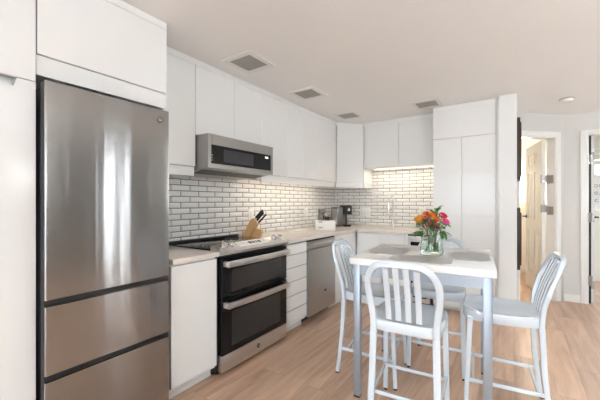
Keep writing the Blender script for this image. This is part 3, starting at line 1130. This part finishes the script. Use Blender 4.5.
# coffee machine
t = thing('coffee_machine', (-1.975, 3.945, KZ), 'dark grey capsule coffee machine standing in the worktop corner', 'coffee machine')
bm = box(-0.105, 0.02, -0.06, 0.16, 0, 0.265, bev=0.012)
parts = [('body', bm, M['coffeegrey'])]
bm = bmesh.new()
prism(bm, [(-0.12, 0.165), (0.055, 0.165), (0.075, 0.21), (0.07, 0.262), (0.03, 0.285), (-0.10, 0.285), (-0.12, 0.262)], 'x', -0.02, 0.085)
bmesh.ops.rotate(bm, verts=bm.verts[:], cent=(0, 0, 0), matrix=Matrix.Identity(3))
parts.append(('brew_head', bm, M['black']))
parts.append(('column', box(-0.018, 0.083, 0.02, 0.10, 0.02, 0.17, bev=0.01), M['black']))
bm = bmesh.new()
lathe(bm, [(0.055, 0), (0.055, 0.02), (0.05, 0.024)], 0.034, -0.075, 0.0, 24)
bx(bm, -0.02, 0.088, -0.08, 0.08, 0, 0.02, 0.004)
parts.append(('drip_tray', bm, M['black']))
bm = bmesh.new()
lathe(bm, [(0.02, -0.122), (0.02, -0.128), (0.016, -0.13)], 0.034, 0, 0.232, 20, 'y')
parts.append(('button', bm, M['chrome']))
bm = bmesh.new()
tube(bm, [(0.034, -0.09, 0.17), (0.034, -0.09, 0.14)], 0.013, 12)
parts.append(('spout', bm, M['chrome']))
bm = bmesh.new()
bx(bm, -0.108, -0.104, -0.055, 0.10, 0.03, 0.24)
parts.append(('side_trim', bm, M['steel2']))
for nme, b, mt in parts:
    o = obj(nme, b, mt, None)
    o.parent = t
t.rotation_euler = (0, 0, R(52))

# tap
TPX, TPY = -1.303, 4.06
t = thing('kitchen_tap', (TPX, TPY, KZ), 'tall chrome gooseneck tap at the back of the worktop', 'tap')
bm = bmesh.new()
lathe(bm, [(0.026, KZ), (0.026, KZ + 0.008), (0.018, KZ + 0.014), (0.016, KZ + 0.10)], TPX, TPY, 0, 20)
obj('base', bm, M['chrome'], t)
pts = [(TPX, TPY, KZ + 0.09), (TPX, TPY, KZ + 0.33)]
for k in range(1, 13):
    a = R(180 - 180 * k / 12)
    pts.append((TPX, TPY - 0.085 - 0.085 * math.cos(a), KZ + 0.33 + 0.085 * math.sin(a)))
pts.append((TPX, TPY - 0.17, KZ + 0.30))
bm = bmesh.new()
tube(bm, pts, 0.0105, 12)
obj('spout', bm, M['chrome'], t)
bm = bmesh.new()
lathe(bm, [(0.013, KZ + 0.30), (0.017, KZ + 0.28), (0.017, KZ + 0.19), (0.014, KZ + 0.175)], TPX, TPY - 0.17, 0, 16)
obj('spray_head', bm, M['chrome'], t)
bm = bmesh.new()
tube(bm, [(TPX + 0.012, TPY, KZ + 0.075), (TPX + 0.05, TPY - 0.01, KZ + 0.085), (TPX + 0.085, TPY - 0.02, KZ + 0.10)], 0.007, 10)
obj('lever', bm, M['chrome'], t)
bm = bmesh.new()
tube(bm, [(TPX, TPY - 0.01, KZ + 0.235), (TPX, TPY - 0.155, KZ + 0.235)], 0.005, 8)
obj('spray_holder', bm, M['chrome'], t)

# switch and socket plates


def wallplate(name, face, a, z, wd, ht, label, gangs, kind):
    if face == 'x':
        t = thing(name, (WX + 0.009, a, z), label, 'socket' if kind == 'o' else 'switch')
    else:
        t = thing(name, (a, WY - 0.009, z), label, 'socket' if kind == 'o' else 'switch')
    pb = box(-wd / 2, wd / 2, -0.006, 0.0, -ht / 2, ht / 2, bev=0.002)
    obs = [obj('plate', pb, M['plate'], None)]
    for g in range(gangs):
        cx = (g - (gangs - 1) / 2) * 0.046
        if kind == 's':
            obs.append(obj('rocker', box(cx - 0.016, cx + 0.016, -0.0095, -0.0055, -0.033, 0.033, bev=0.0015), M['whitebox'], None))
        else:
            b = bmesh.new()
            bx(b, cx - 0.017, cx + 0.017, -0.0085, -0.0055, -0.034, 0.034, 0.0015)
            obs.append(obj('socket_insert', b, M['whitebox'], None))
            b = bmesh.new()
            for zz in (-0.016, 0.016):
                for dx in (-0.006, 0.006):
                    bx(b, cx + dx - 0.001, cx + dx + 0.001, -0.0088, -0.0084, zz - 0.005, zz + 0.005)
            obs.append(obj('pin_hole', b, M['grime'], None))
    for o in obs:
        o.parent = t
    if face == 'x':
        t.rotation_euler = (0, 0, R(90))
    return t


wallplate('power_socket', 'x', 2.405, 1.12, 0.075, 0.12, 'white socket plate on the tiles behind the knife block', 1, 'o')
wallplate('power_socket', 'x', 3.444, 1.118, 0.075, 0.12, 'white socket plate on the tiles above the flat white tray', 1, 'o')
wallplate('light_switch', 'y', -1.775, 1.105, 0.155, 0.125, 'wide white switch plate on the tiles right of the coffee machine', 3, 's')
wallplate('power_socket', 'y', -0.985, 1.125, 0.078, 0.12, 'white socket plate on the tiles behind the orange flowers', 1, 'o')

# ------------------------------------------------------------------ ceiling fixtures
spots = [(-1.66, 1.746, 'square grey ceiling fixture nearest the camera, above the refrigerator side of the range'),
         (-1.657, 2.567, 'square grey ceiling fixture second from the camera along the long wall'),
         (-1.67, 3.49, 'square grey ceiling fixture in front of the angled corner cabinet'),
         (-0.775, 3.56, 'square grey ceiling fixture in front of the pantry cabinet')]
for k, (x, y, lb) in enumerate(spots):
    if k == 0:
        t0_ = thing('ceiling_fixture', (x, y, CZ), lb, 'ceiling fixture', 'square ceiling fixtures')
        bm = bmesh.new()
        A, B, D = 0.142, 0.103, 0.007
        for a, b, c, d in ((-A, A, -A, -B), (-A, A, B, A), (-A, -B, -B, B), (B, A, -B, B)):
            bx(bm, a, b, c, d, -D, 0)
        o = obj('frame', bm, M['trim'], None)
        o.parent = t0_
        o = obj('inset', box(-B, B, -B, B, -0.003, -0.0005), M['grille'], None)
        o.parent = t0_
        bm = bmesh.new()
        for s in range(-7, 8):
            bx(bm, s * 0.013 - 0.0012, s * 0.013 + 0.0012, -B, B, -0.005, -0.003)
        o = obj('grille', bm, M['grille'], None)
        o.parent = t0_
    else:
        c = dup(t0_)
        c.location = (x, y, CZ)
        c['label'] = lb
SMX, SMY = 0.444, 4.177
t = thing('smoke_detector', (SMX, SMY, CZ), 'round white smoke detector on the hall ceiling', 'smoke detector')
bm = bmesh.new()
lathe(bm, [(0.062, CZ), (0.062, CZ - 0.012)], SMX, SMY, 0, 28)
obj('mount', bm, M['grime'], t)
bm = bmesh.new()
lathe(bm, [(0.058, CZ - 0.0125), (0.056, CZ - 0.03), (0.04, CZ - 0.038)], SMX, SMY, 0, 28)
obj('cover', bm, M['trim'], t)

# ------------------------------------------------------------------ table
TZ = 0.912
TC = Vector((-0.483, 2.155, 0))
TR = R(5.2)
t = thing('dining_table', TC, 'square counter-height white table on silver legs', 'table')
W2, D2 = 0.382, 0.372
bm = bmesh.new()
bx(bm, -W2, W2, -D2, D2, TZ - 0.04, TZ, 0.004)
obs = [obj('tabletop', bm, M['ttop'], None)]
LG = 0.021
ix, iy = W2 - 0.018 - LG, D2 - 0.018 - LG
for sx in (-1, 1):
    for sy in (-1, 1):
        bm = bmesh.new()
        bx(bm, sx * ix - LG, sx * ix + LG, sy * iy - LG, sy * iy + LG, FZ + 0.012, TZ - 0.0405, 0.003)
        lg = obj('leg', bm, M['tleg'], None)
        obs.append(lg)
        b = bmesh.new()
        bx(b, sx * ix - LG * 0.9, sx * ix + LG * 0.9, sy * iy - LG * 0.9, sy * iy + LG * 0.9, FZ, FZ + 0.0125)
        f = obj('foot', b, M['black'], None)
        f.parent = lg
for s in (-1, 1):
    obs.append(obj('apron', box(-ix + LG, ix - LG, s * iy - 0.012, s * iy + 0.012, TZ - 0.105, TZ - 0.0405), M['tleg'], None))
    obs.append(obj('apron', box(s * ix - 0.012, s * ix + 0.012, -iy + LG, iy - LG, TZ - 0.105, TZ - 0.0405), M['tleg'], None))
for o in obs:
    o.parent = t
t.rotation_euler = (0, 0, TR)
TM = Matrix.Translation(TC) @ Matrix.Rotation(TR, 4, 'Z')

mats = [(-0.225, 0.02, 90, 'grey placemat at the left side of the table'),
        (0.005, -0.225, 0, 'grey placemat at the near side of the table behind the nearest chair'),
        (0.255, 0.035, 90, 'grey placemat at the right side of the table')]
for k, (lx, ly, rz, lb) in enumerate(mats):
    if k == 0:
        bm = bmesh.new()
        ww, dd_, cc = 0.34, 0.22, 0.045
        pts = [(ww / 2, -dd_ / 2 + cc), (ww / 2, dd_ / 2 - cc), (ww / 2 - cc, dd_ / 2), (-ww / 2 + cc, dd_ / 2), (-ww / 2, dd_ / 2 - cc), (-ww / 2, -dd_ / 2 + cc), (-ww / 2 + cc, -dd_ / 2), (ww / 2 - cc, -dd_ / 2)]
        prism(bm, pts, 'z', 0, 0.003)
        m0 = obj('placemat', bm, M['mat'], None)
        o = m0
    else:
        o = m0.copy()
        C.objects.link(o)
    q = TM @ Vector((lx, ly, 0))
    o.location = (q.x, q.y, TZ)
    o.rotation_euler = (0, 0, TR + R(rz))
    tag(o, lb, 'placemat', 'grey placemats on the table')

# ------------------------------------------------------------------ chairs


def make_chair(label):
    t = thing('counter_chair', (0, 0, 0), label, 'chair', 'chairs around the table')
    SH = 0.632

    def py(z):   # profile of the rear posts
        ks_ = [(0, -0.232), (0.15, -0.208), (0.35, -0.186), (0.6, -0.176), (0.7, -0.185), (0.8, -0.212), (0.9, -0.256), (0.96, -0.287)]
        for (a, ya), (b, yb) in zip(ks_, ks_[1:]):
            if z <= b:
                f = (z - a) / (b - a)
                return ya + (yb - ya) * f
        return ks_[-1][1]

    def px(z):
        return 0.154 + (0.012 * (1 - z / 0.62) if z < 0.62 else 0.020 * min(1, (z - 0.62) / 0.16))
    HT = 0.945
    obs = []
    # hoop over the seat
    side = [(px(z), z) for z in (0.585, 0.64, 0.70, 0.75, 0.80)]
    arc = []
    ax, az = 0.105, 0.135
    for k in range(1, 12):
        a = R(90 * k / 12)
        arc.append((px(0.8) - ax + ax * math.cos(a), HT - az + az * math.sin(a)))
    half = side + arc
    pts = [Vector((-x, py(z), z)) for x, z in half] + [Vector((x0, py(HT), HT)) for x0 in (-0.04, 0.0, 0.04)] + [Vector((x, py(z), z)) for x, z in reversed(half)]
    refs = []
    for i in range(len(pts)):
        refs.append((0, 1, -0.3))
    bm = bmesh.new()
    sweep(bm, pts, 0.0115, 0.0168, ref=refs, ch=0.55)
    obs.append(obj('back_frame', bm, M['chair'], None))
    # slats
    for x in (-0.075, -0.025, 0.025, 0.075):
        zt = HT - 0.012 if abs(x) < 0.06 else HT - 0.028
        pl = [(x, py(0.64 + (zt - 0.64) * k / 8) + 0.004 - 0.006 * math.sin(math.pi * k / 8), 0.64 + (zt - 0.64) * k / 8) for k in range(9)]
        bm = bmesh.new()
        sweep(bm, pl, 0.0145, 0.005, ref=(1, 0, 0))
        obs.append(obj('slat', bm, M['chair'], None))
    # rear legs
    for s in (-1, 1):
        pl = [(s * px(z), py(z), z) for z in (0.584, 0.5, 0.42, 0.35, 0.28, 0.2, 0.15, 0.1, FZ + 0.012)]
        bm = bmesh.new()
        sweep(bm, pl, 0.0175, 0.0135, ref=(1, 0, 0), taper=0.85)
        lg = obj('leg', bm, M['chair'], None)
        obs.append(lg)
        b = bmesh.new()
        lathe(b, [(0.014, FZ), (0.014, FZ + 0.014)], s * px(FZ), py(FZ), 0, 12)
        f = obj('foot', b, M['black'], None)
        f.parent = lg
        # front legs
        bm = bmesh.new()
        p0, p1 = Vector((s * 0.168, 0.155, SH - 0.035)), Vector((s * 0.178, 0.178, FZ + 0.012))
        sweep(bm, [p0 + (p1 - p0) * (k / 4) for k in range(5)], 0.0165, 0.0145, ref=(1, 0, 0), taper=0.8)
        lg = obj('leg', bm, M['chair'], None)
        obs.append(lg)
        b = bmesh.new()
        lathe(b, [(0.013, FZ), (0.013, FZ + 0.014)], p1.x, p1.y + 0.0005, 0, 12)
        f = obj('foot', b, M['black'], None)
        f.parent = lg
    # stretchers
    zs_ = 0.235
    yf = 0.155 + (0.178 - 0.155) * ((SH - 0.035 - zs_) / (SH - 0.047))
    for s in (-1, 1):
        bm = bmesh.new()
        sweep(bm, [(s * 0.176, yf - 0.006, zs_), (s * px(zs_), py(zs_) + 0.006, zs_)], 0.006, 0.010, ref=(1, 0, 0))
        obs.append(obj('stretcher', bm, M['chair'], None))
    bm = bmesh.new()
    sweep(bm, [(-0.171, yf - 0.03, zs_), (0.171, yf - 0.03, zs_)], 0.006, 0.009, ref=(0, 1, 0))
    obs.append(obj('stretcher', bm, M['chair'], None))
    bm = bmesh.new()
    sweep(bm, [(-0.162, py(zs_) + 0.035, zs_), (0.162, py(zs_) + 0.035, zs_)], 0.006, 0.009, ref=(0, 1, 0))
    obs.append(obj('stretcher', bm, M['chair'], None))
    # seat: dished shell with a deep rolled skirt
    n = 28
    rings = []

    def outline(a, sc):
        c, s_ = math.cos(a), math.sin(a)
        e = 0.42 if s_ > 0 else 0.28
        x = 0.186 * math.copysign(abs(c) ** e, c) * sc
        y = 0.194 * math.copysign(abs(s_) ** e, s_) * sc
        x *= 1 - 0.15 * max(0, -y / 0.194)
        return x, y

    def dish(x, y):
        r = max(0, 1 - ((x / 0.19) ** 2 + (y / 0.19) ** 2))
        saddle = 0.008 * math.exp(-(x / 0.05) ** 2) * max(0, y / 0.2 + 0.3)
        return -0.026 * r ** 0.8 + saddle * (r > 0) * r
    bm = bmesh.new()
    N = 56
    lev = [(0.985, -0.055), (1.0, -0.050), (1.0, -0.010), (0.992, -0.003), (0.975, 0.0), (0.94, None), (0.86, None), (0.74, None), (0.58, None), (0.40, None), (0.2, None)]
    for sc, dz in lev:
        ring = []
        for k in range(N):
            a = 2 * math.pi * k / N
            x, y = outline(a, sc)
            z = SH + (dish(x, y) if dz is None else dz)
            ring.append(bm.verts.new((x, y, z)))
        rings.append(ring)
    for q, s in zip(rings, rings[1:]):
        for k in range(N):
            bm.faces.new((q[k], q[(k + 1) % N], s[(k + 1) % N], s[k]))
    c = bm.verts.new((0, 0, SH + dish(0, 0)))
    for k in range(N):
        bm.faces.new((rings[-1][k], rings[-1][(k + 1) % N], c))
    bm.faces.new(rings[0])
    obs.append(obj('seat', bm, M['chair'], None, smooth=50))
    for o in obs:
        o.parent = t
    return t


ch0 = make_chair('nearest chair, pale aluminium slat-back, its back towards the camera')
seats = [((-0.032, -0.354), 0, None),
         ((-0.332, 0.022), -90, 'pale aluminium slat-back chair at the left side of the table, towards the dishwasher'),
         ((0.418, 0.03), 90, 'pale aluminium slat-back chair at the right side of the table, towards the hall'),
         ((0.046, 0.352), 180, 'pale aluminium slat-back chair at the far side of the table, towards the pantry')]
for (lx, ly), rz, lb in seats:
    o = ch0 if lb is None else dup(ch0)
    q = TM @ Vector((lx, ly, 0))
    o.location = (q.x, q.y, 0)
    o.rotation_euler = (0, 0, TR + R(rz))
    if lb:
        o['label'] = lb

# ------------------------------------------------------------------ vase and flowers
VX, VY = -0.440, 2.150
t = thing('glass_vase', (VX, VY, TZ), 'clear waisted glass vase of water on the table', 'vase')
prof_o = [(0.064, 0.0), (0.070, 0.006), (0.071, 0.03), (0.066, 0.075), (0.058, 0.11), (0.054, 0.130), (0.056, 0.150), (0.063, 0.165)]
prof_i = [(0.060, 0.165), (0.053, 0.150), (0.051, 0.130), (0.055, 0.11), (0.0625, 0.075), (0.0675, 0.03), (0.066, 0.014), (0.03, 0.011)]
bm = bmesh.new()
lathe(bm, prof_o + prof_i, VX, VY, TZ, 36)
obj('vessel', bm, M['glass'], t, smooth=60)
bm = bmesh.new()
lathe(bm, [(0.029, 0.0125), (0.0650, 0.0155), (0.0665, 0.03), (0.0615, 0.075), (0.0585, 0.09), (0.058, 0.0915)], VX, VY, TZ, 36)
obj('water', bm, M['water'], t, smooth=60)

RV = Vector((math.cos(R(YAW)), math.sin(R(YAW)), 0))
FV = Vector((-math.sin(R(YAW)), math.cos(R(YAW)), 0))


def stem_path(top, k):
    a = k * 2.4
    b = Vector((VX + 0.03 * math.cos(a), VY + 0.03 * math.sin(a), TZ + 0.022))
    n_ = Vector((VX + 0.018 * math.cos(a + 2.6), VY + 0.018 * math.sin(a + 2.6), TZ + 0.118))
    d = (Vector(top) - Vector((VX, VY, top[2])))
    if d.length > 0.001:
        n_ = Vector((VX, VY, TZ + 0.122)) + d.normalized() * min(0.028, d.length * 0.45) + Vector((0.006 * math.cos(a), 0.006 * math.sin(a), 0))
    mid = n_ + (Vector(top) - n_) * 0.55 + Vector((0, 0, 0.008))
    return [b, b + (n_ - b) * 0.5, n_, mid, Vector(top)]


def petal(bm, base, axis, out_, w, h, curl, n=5):
    """cupped petal patch with two sided thickness"""
    side = axis.cross(out_).normalized()
    rows = []
    for i in range(n + 1):
        f = i / n
        row = []
        wd = w * math.sin(math.pi * (0.18 + 0.62 * f))
        for j in range(5):
            g = (j - 2) / 2
            p = base + axis * (h * f) + side * (wd * g) + out_ * (curl * (f ** 1.6) - 0.35 * w * g * g * (1 - 0.3 * f) + w * 0.35)
            if f > 0.85:
                p += axis * (-0.12 * h * g * g)
            row.append(bm.verts.new(p))
        rows.append(row)
    for q, s in zip(rows, rows[1:]):
        for j in range(4):
            bm.faces.new((q[j], q[j + 1], s[j + 1], s[j]))


def bloom_bm(pos, axis, rad):
    bm = bmesh.new()
    axis = axis.normalized()
    ref = Vector((0.3, 0.2, 1)).cross(axis).normalized()
    for ring, (num, rr, hh, cu) in enumerate(((3, 0.12, 0.95, -0.05), (5, 0.30, 1.0, 0.08), (6, 0.50, 0.92, 0.30), (7, 0.62, 0.72, 0.58))):
        for k in range(num):
            q = Matrix.Rotation(2 * math.pi * k / num + ring * 0.7 + random.uniform(-0.1, 0.1), 3, axis)
            o_ = q @ ref
            petal(bm, pos - axis * rad * 0.6 + o_ * rad * rr * 0.45, axis, o_, rad * (0.42 + 0.13 * ring), rad * hh * 1.25, rad * cu)
    return bm


def leaf_bm(bm, base, direction, ln, wd, droop=0.2):
    d = direction.normalized()
    side = d.cross(Vector((0, 0, 1)))
    if side.length < 0.1:
        side = Vector((1, 0, 0))
    side.normalize()
    up = side.cross(d).normalized()
    rows = []
    for i in range(7):
        f = i / 6
        w_ = wd * math.sin(math.pi * min(1, f * 0.92 + 0.06)) ** 0.8
        c = base + d * ln * f - Vector((0, 0, droop * ln * f * f))
        rows.append([bm.verts.new(c + side * w_ * g + up * 0.25 * w_ * abs(g)) for g in (-1, -0.5, 0, 0.5, 1)])
    for q, s in zip(rows, rows[1:]):
        for j in range(4):
            bm.faces.new((q[j], q[j + 1], s[j + 1], s[j]))


def vpt(pxx, pyy, df):
    t_ = 2.035 + df
    return Vector((0, 0, HC)) + FV * t_ + RV * ((pxx - 300) / 314 * t_) + Vector((0, 0, (202 - pyy) / 314 * t_))


def flower_at(pxx, pyy, df):     # spread of the heads around the vase
    q = vpt(pxx, pyy, df)
    return q


flowers = [('rose', 419.5, 219.0, -0.02, 0.034, 'apricot', 'apricot yellow rose at the left of the bouquet'),
           ('rose', 431.0, 215.0, -0.01, 0.029, 'orange', 'orange rose at the top middle of the bouquet'),
           ('rose', 436.0, 219.5, -0.05, 0.024, 'orange', 'orange rose just right of the bouquet middle'),
           ('rose', 443.0, 215.5, 0.0, 0.028, 'crimson', 'crimson rose at the upper right of the bouquet'),
           ('rose', 446.0, 221.5, -0.02, 0.026, 'pink', 'pink rose at the lower right of the bouquet'),
           ('rose', 426.0, 213.5, 0.06, 0.024, 'orange', 'small orange rose at the back left of the bouquet')]
for k, (nm, fx, fy, df, rad, mt, lb) in enumerate(flowers):
    pos = flower_at(fx, fy, df)
    ax = (pos - Vector((VX, VY, TZ + 0.12))).normalized() + Vector((0, 0, 0.25)) - FV * 0.25
    ax.normalize()
    path = stem_path(pos - ax * rad * 0.55, k)
    t = thing('rose', path[0], lb, 'flower', 'roses in the glass vase')
    obj('bloom', bloom_bm(pos, ax, rad), M[mt], t, smooth=80)
    bm = bmesh.new()
    tube(bm, path, 0.0028, 8)
    obj('stem', bm, M['stem'], t)
    bm = bmesh.new()
    for s in range(3):
        q = path[3] + (path[4] - path[3]) * (0.1 + 0.3 * s)
        a = k * 1.9 + s * 2.2
        leaf_bm(bm, q, Vector((math.cos(a), math.sin(a), 0.25)), 0.06, 0.017, 0.5)
    obj('leaf', bm, M['leaf'], t, smooth=60)

berries = [(425.5, 218.0, -0.05, 'dark red berry sprig between the apricot and orange roses'),
           (428.5, 223.5, -0.08, 'dark red berry sprig low at the front of the bouquet'),
           (436.0, 225.5, -0.07, 'dark red berry sprig under the orange roses'),
           (439.5, 216.0, -0.02, 'dark red berry sprig beside the crimson rose'),
           (426.5, 214.5, 0.02, 'dark red berry sprig at the top left of the bouquet')]
for k, (fx, fy, df, lb) in enumerate(berries):
    pos = flower_at(fx, fy, df)
    path = stem_path(pos, k + 7)
    t = thing('berry_sprig', path[0], lb, 'flower', 'berry sprigs in the glass vase')
    bm = bmesh.new()
    tube(bm, path, 0.0018, 6)
    obj('stem', bm, M['stem'], t)
    for s in range(5):
        a = s * 2.51
        q = pos + Vector((0.015 * math.cos(a), 0.015 * math.sin(a), 0.012 * math.sin(a * 1.7)))
        b = bmesh.new()
        bmesh.ops.create_icosphere(b, subdivisions=2, radius=0.0095, matrix=Matrix.Translation(q))
        obj('berry', b, M['berry'], t, smooth=80)

sprigs = [(430.0, 225.0, -0.085, (-0.2, 0, 0.5), 'leafy green sprig in the middle front of the bouquet'),
          (437.5, 227.5, -0.06, (0.5, 0, 0.1), 'leafy green sprig under the pink rose'),
          (425.0, 222.0, -0.04, (-0.4, 0, 0.6), 'leafy green sprig tucked behind the apricot rose'),
          (434.0, 212.0, 0.05, (0.0, 0, 1), 'leafy green sprig behind the top orange rose'),
          (438.0, 209.0, 0.02, (0.3, 0, 1), 'leafy green sprig standing highest at the back of the bouquet'),
          (422.0, 226.0, -0.05, (-0.6, 0, 0.2), 'leafy green sprig at the lower left of the bouquet'),
          (444.0, 231.0, -0.03, (0.7, 0, -0.6), 'leafy green sprig drooping at the lower right of the bouquet'),
          (433.0, 229.5, -0.07, (0.1, 0, 0.1), 'leafy green sprig over the front rim of the vase'),
          (419.0, 231.0, -0.02, (-0.9, 0, -0.3), 'dark leafy sprig drooping at the far left of the bouquet')]
for k, (fx, fy, df, dr_, lb) in enumerate(sprigs):
    pos = flower_at(fx, fy, df)
    path = stem_path(pos, k + 13)
    t = thing('leaf_sprig', path[0], lb, 'foliage', 'leafy sprigs in the glass vase')
    bm = bmesh.new()
    tube(bm, path, 0.002, 6)
    obj('stem', bm, M['stem'], t)
    d = RV * dr_[0] + Vector((0, 0, dr_[2])) - FV * 0.15
    for s in range(5):
        b = bmesh.new()
        q = path[3] + (path[4] - path[3]) * (0.15 + 0.22 * s)
        a = s * 2.4 + k
        dd3 = d.normalized() * 0.8 + Vector((math.cos(a), math.sin(a), 0.15 * math.cos(a * 2))) * 0.7
        leaf_bm(b, q, dd3, 0.058, 0.014, 0.25)
        obj('leaf', b, M['leaf'], t, smooth=60)

# ------------------------------------------------------------------ hall and rooms beyond
MCY = 4.02
for z_flat, z_tip, lb in ((1.475, 2.14, 'upper of two dark wooden panels on the side of the partition wall'),
                          (1.19, 0.535, 'lower of two dark wooden panels on the side of the partition wall')):
    t = thing('wall_panel', (STX, MCY, (z_flat + z_tip) / 2), lb, 'wall decor', 'dark wooden panels on the partition wall')
    outline_ = [(MCY - 0.17 + 0.0, z_flat)]
    for k in range(25):
        a = math.pi * (1 - k / 24)
        outline_.append((MCY + 0.17 * math.cos(a) * (1.0), z_flat + (z_tip - z_flat) * (0.25 + 0.75 * math.sin(a))))
    outline_.append((MCY + 0.17, z_flat))
    bm = bmesh.new()
    prism(bm, outline_, 'x', STX + 0.001, STX + 0.03)
    obj('board', bm, M['darkwood'], t)
    bm = bmesh.new()
    prism(bm, [(MCY + (y - MCY) * 0.8, (z_flat + z_tip) / 2 + (z - (z_flat + z_tip) / 2) * 0.85) for y, z in outline_], 'x', STX + 0.03, STX + 0.04)
    obj('relief', bm, M['darkwood'], t)

# twin globe lamps on the living room wall (near pair mirrored in the glossy tall cabinet; hall-end pair added as fill)


def sconce(yc, label, power):
    t = thing('wall_sconce', (RX, yc, 1.5), label, 'lamp')
    obj('back_plate', box(RX - 0.015, RX, yc - 0.12, yc + 0.12, 1.45, 1.53, bev=0.004), M['chrome'], t)
    for y in (yc - 0.09, yc + 0.09):
        bm = bmesh.new()
        tube(bm, [(RX - 0.01, y, 1.49), (RX - 0.09, y, 1.49), (RX - 0.10, y, 1.50)], 0.009, 8)
        obj('arm', bm, M['chrome'], t)
        bm = bmesh.new()
        bmesh.ops.create_icosphere(bm, subdivisions=3, radius=0.06, matrix=Matrix.Translation((RX - 0.11, y, 1.54)))
        obj('globe', bm, M['bulb'], t, smooth=80)
        point('sconce_light', (RX - 0.26, y, 1.62), power, (0.92, 0.97, 1.0), 0.1)


sconce(1.5, 'twin globe wall sconce on the living room wall opposite the refrigerator', 0.8)
sconce(3.9, 'unseen twin globe fill lamp added at the hall end of the living room wall', 2.8)  # added lamp out of view, lifts the hall and inner kitchen

# added fill uplighter, out of view in the living area, brightens the ceiling
ULX, ULY = 1.6, 0.5
t = thing('fill_uplighter', (ULX, ULY, FZ), 'unseen tall uplighter added in the living area as fill light', 'lamp')
bm = bmesh.new()
lathe(bm, [(0.14, FZ), (0.14, FZ + 0.015), (0.02, FZ + 0.03)], ULX, ULY, 0, 28)
obj('base', bm, M['steel2'], t)
bm = bmesh.new()
tube(bm, [(ULX, ULY, FZ + 0.02), (ULX, ULY, 1.70)], 0.012, 10)
obj('pole', bm, M['steel2'], t)
bm = bmesh.new()
lathe(bm, [(0.02, 1.695), (0.12, 1.74), (0.17, 1.80), (0.165, 1.80), (0.115, 1.747), (0.02, 1.705)], ULX, ULY, 0, 32)
obj('lamp_shade', bm, M['trim'], t)
bm = bmesh.new()
bmesh.ops.create_icosphere(bm, subdivisions=3, radius=0.03, matrix=Matrix.Translation((ULX, ULY, 1.745)))
obj('bulb', bm, M['bulb'], t, smooth=80)
point('fill_uplighter_light', (ULX, ULY, 1.80), 27, (0.86, 0.94, 1.0), 0.08)

# lamp in the room behind the diagonal door
LX, LY, LZ = 0.10, BY - 0.09, 1.42
t = thing('wall_lamp', (LX, BY, LZ), 'glowing cream wall lamp seen through the open hall door', 'lamp')
obj('back_plate', box(LX - 0.04, LX + 0.04, BY - 0.012, BY, LZ - 0.06, LZ + 0.06, bev=0.003), M['steel2'], t)
bm = bmesh.new()
tube(bm, [(LX, BY - 0.01, LZ - 0.03), (LX, LY, LZ - 0.03), (LX, LY, LZ + 0.03)], 0.008, 8)
obj('arm', bm, M['steel2'], t)
bm = bmesh.new()
lathe(bm, [(0.07, LZ - 0.18), (0.062, LZ + 0.16), (0.058, LZ + 0.16), (0.066, LZ - 0.18)], LX, LY, 0, 28, cap=False)
for f in list(bm.faces):
    pass
obj('lamp_shade', bm, M['glow'], t)
bm = bmesh.new()
bmesh.ops.create_icosphere(bm, subdivisions=3, radius=0.032, matrix=Matrix.Translation((LX, LY, LZ + 0.055)))
obj('bulb', bm, M['bulb'], t, smooth=80)
point('wall_lamp_light', (LX, LY - 0.16, LZ + 0.1), 4.5, (1.0, 0.9, 0.76), 0.06)

# print and blind on the bedroom window
t = thing('window_blind', (1.38, BY, 2.0), 'pale fabric blind half lowered over the far bedroom window', 'blind')
bm = bmesh.new()
for k in range(3):
    bx(bm, 0.95, 1.82, BY - 0.03 - 0.006 * (k % 2), BY - 0.015, 2.03 - 0.076 * (k + 1), 2.03 - 0.076 * k - 0.004, 0.004)
obj('fabric', bm, M['blind'], t)
obj('head_rail', box(0.94, 1.83, BY - 0.04, BY, 2.032, 2.07, bev=0.004), M['trim'], t)
t = thing('lettered_board', (1.2, BY - 0.02, 1.2), 'white board with grey lettering standing in the far bedroom window', 'sign')
obj('board', box(0.96, 1.42, BY - 0.016, BY - 0.001, 1.14, 1.66), M['paper'], t)
for k, s in enumerate(('orn', 'e.s.', 'c 2')):
    obj('lettering', text_bm(s, 0.10, facing_ny((1.055, BY - 0.0165, 1.50 - 0.11 * k))), M['grime'], t)
area('daylight_bedroom', (1.38, BY + 0.14, 1.58), (R(-90), 0, 0), 0.8, 0.8, 4, COOL)

# leafy bush outside the far window
t = thing('garden_bush', (1.45, 7.6, FZ), 'bright green bush outside the far bedroom window', 'bush')
bm = bmesh.new()
for k in range(420):
    q = Vector((random.gauss(0, 0.4), random.gauss(0, 0.25), random.uniform(0.15, 2.0))) + Vector((1.45, 7.6, FZ))
    leaf_bm(bm, q, Vector((random.uniform(-1, 1), random.uniform(-1, 1), random.uniform(-0.2, 1))), 0.13, 0.035, 0.3)
obj('foliage', bm, M['brightleaf'], t, smooth=60)
bm = bmesh.new()
for k in range(5):
    tube(bm, [(1.45 + 0.03 * k, 7.6, FZ), (1.3 + 0.09 * k, 7.6 + 0.05 * (k % 2), FZ + 1.5)], 0.014, 6, 0.006)
obj('stem', bm, M['stem'], t)

# the drawing is lowered so that the floor lies at z = 0
for o in C.objects:
    if o.parent is None and o.type not in ('CAMERA', 'LIGHT'):
        o.location.z -= FZ
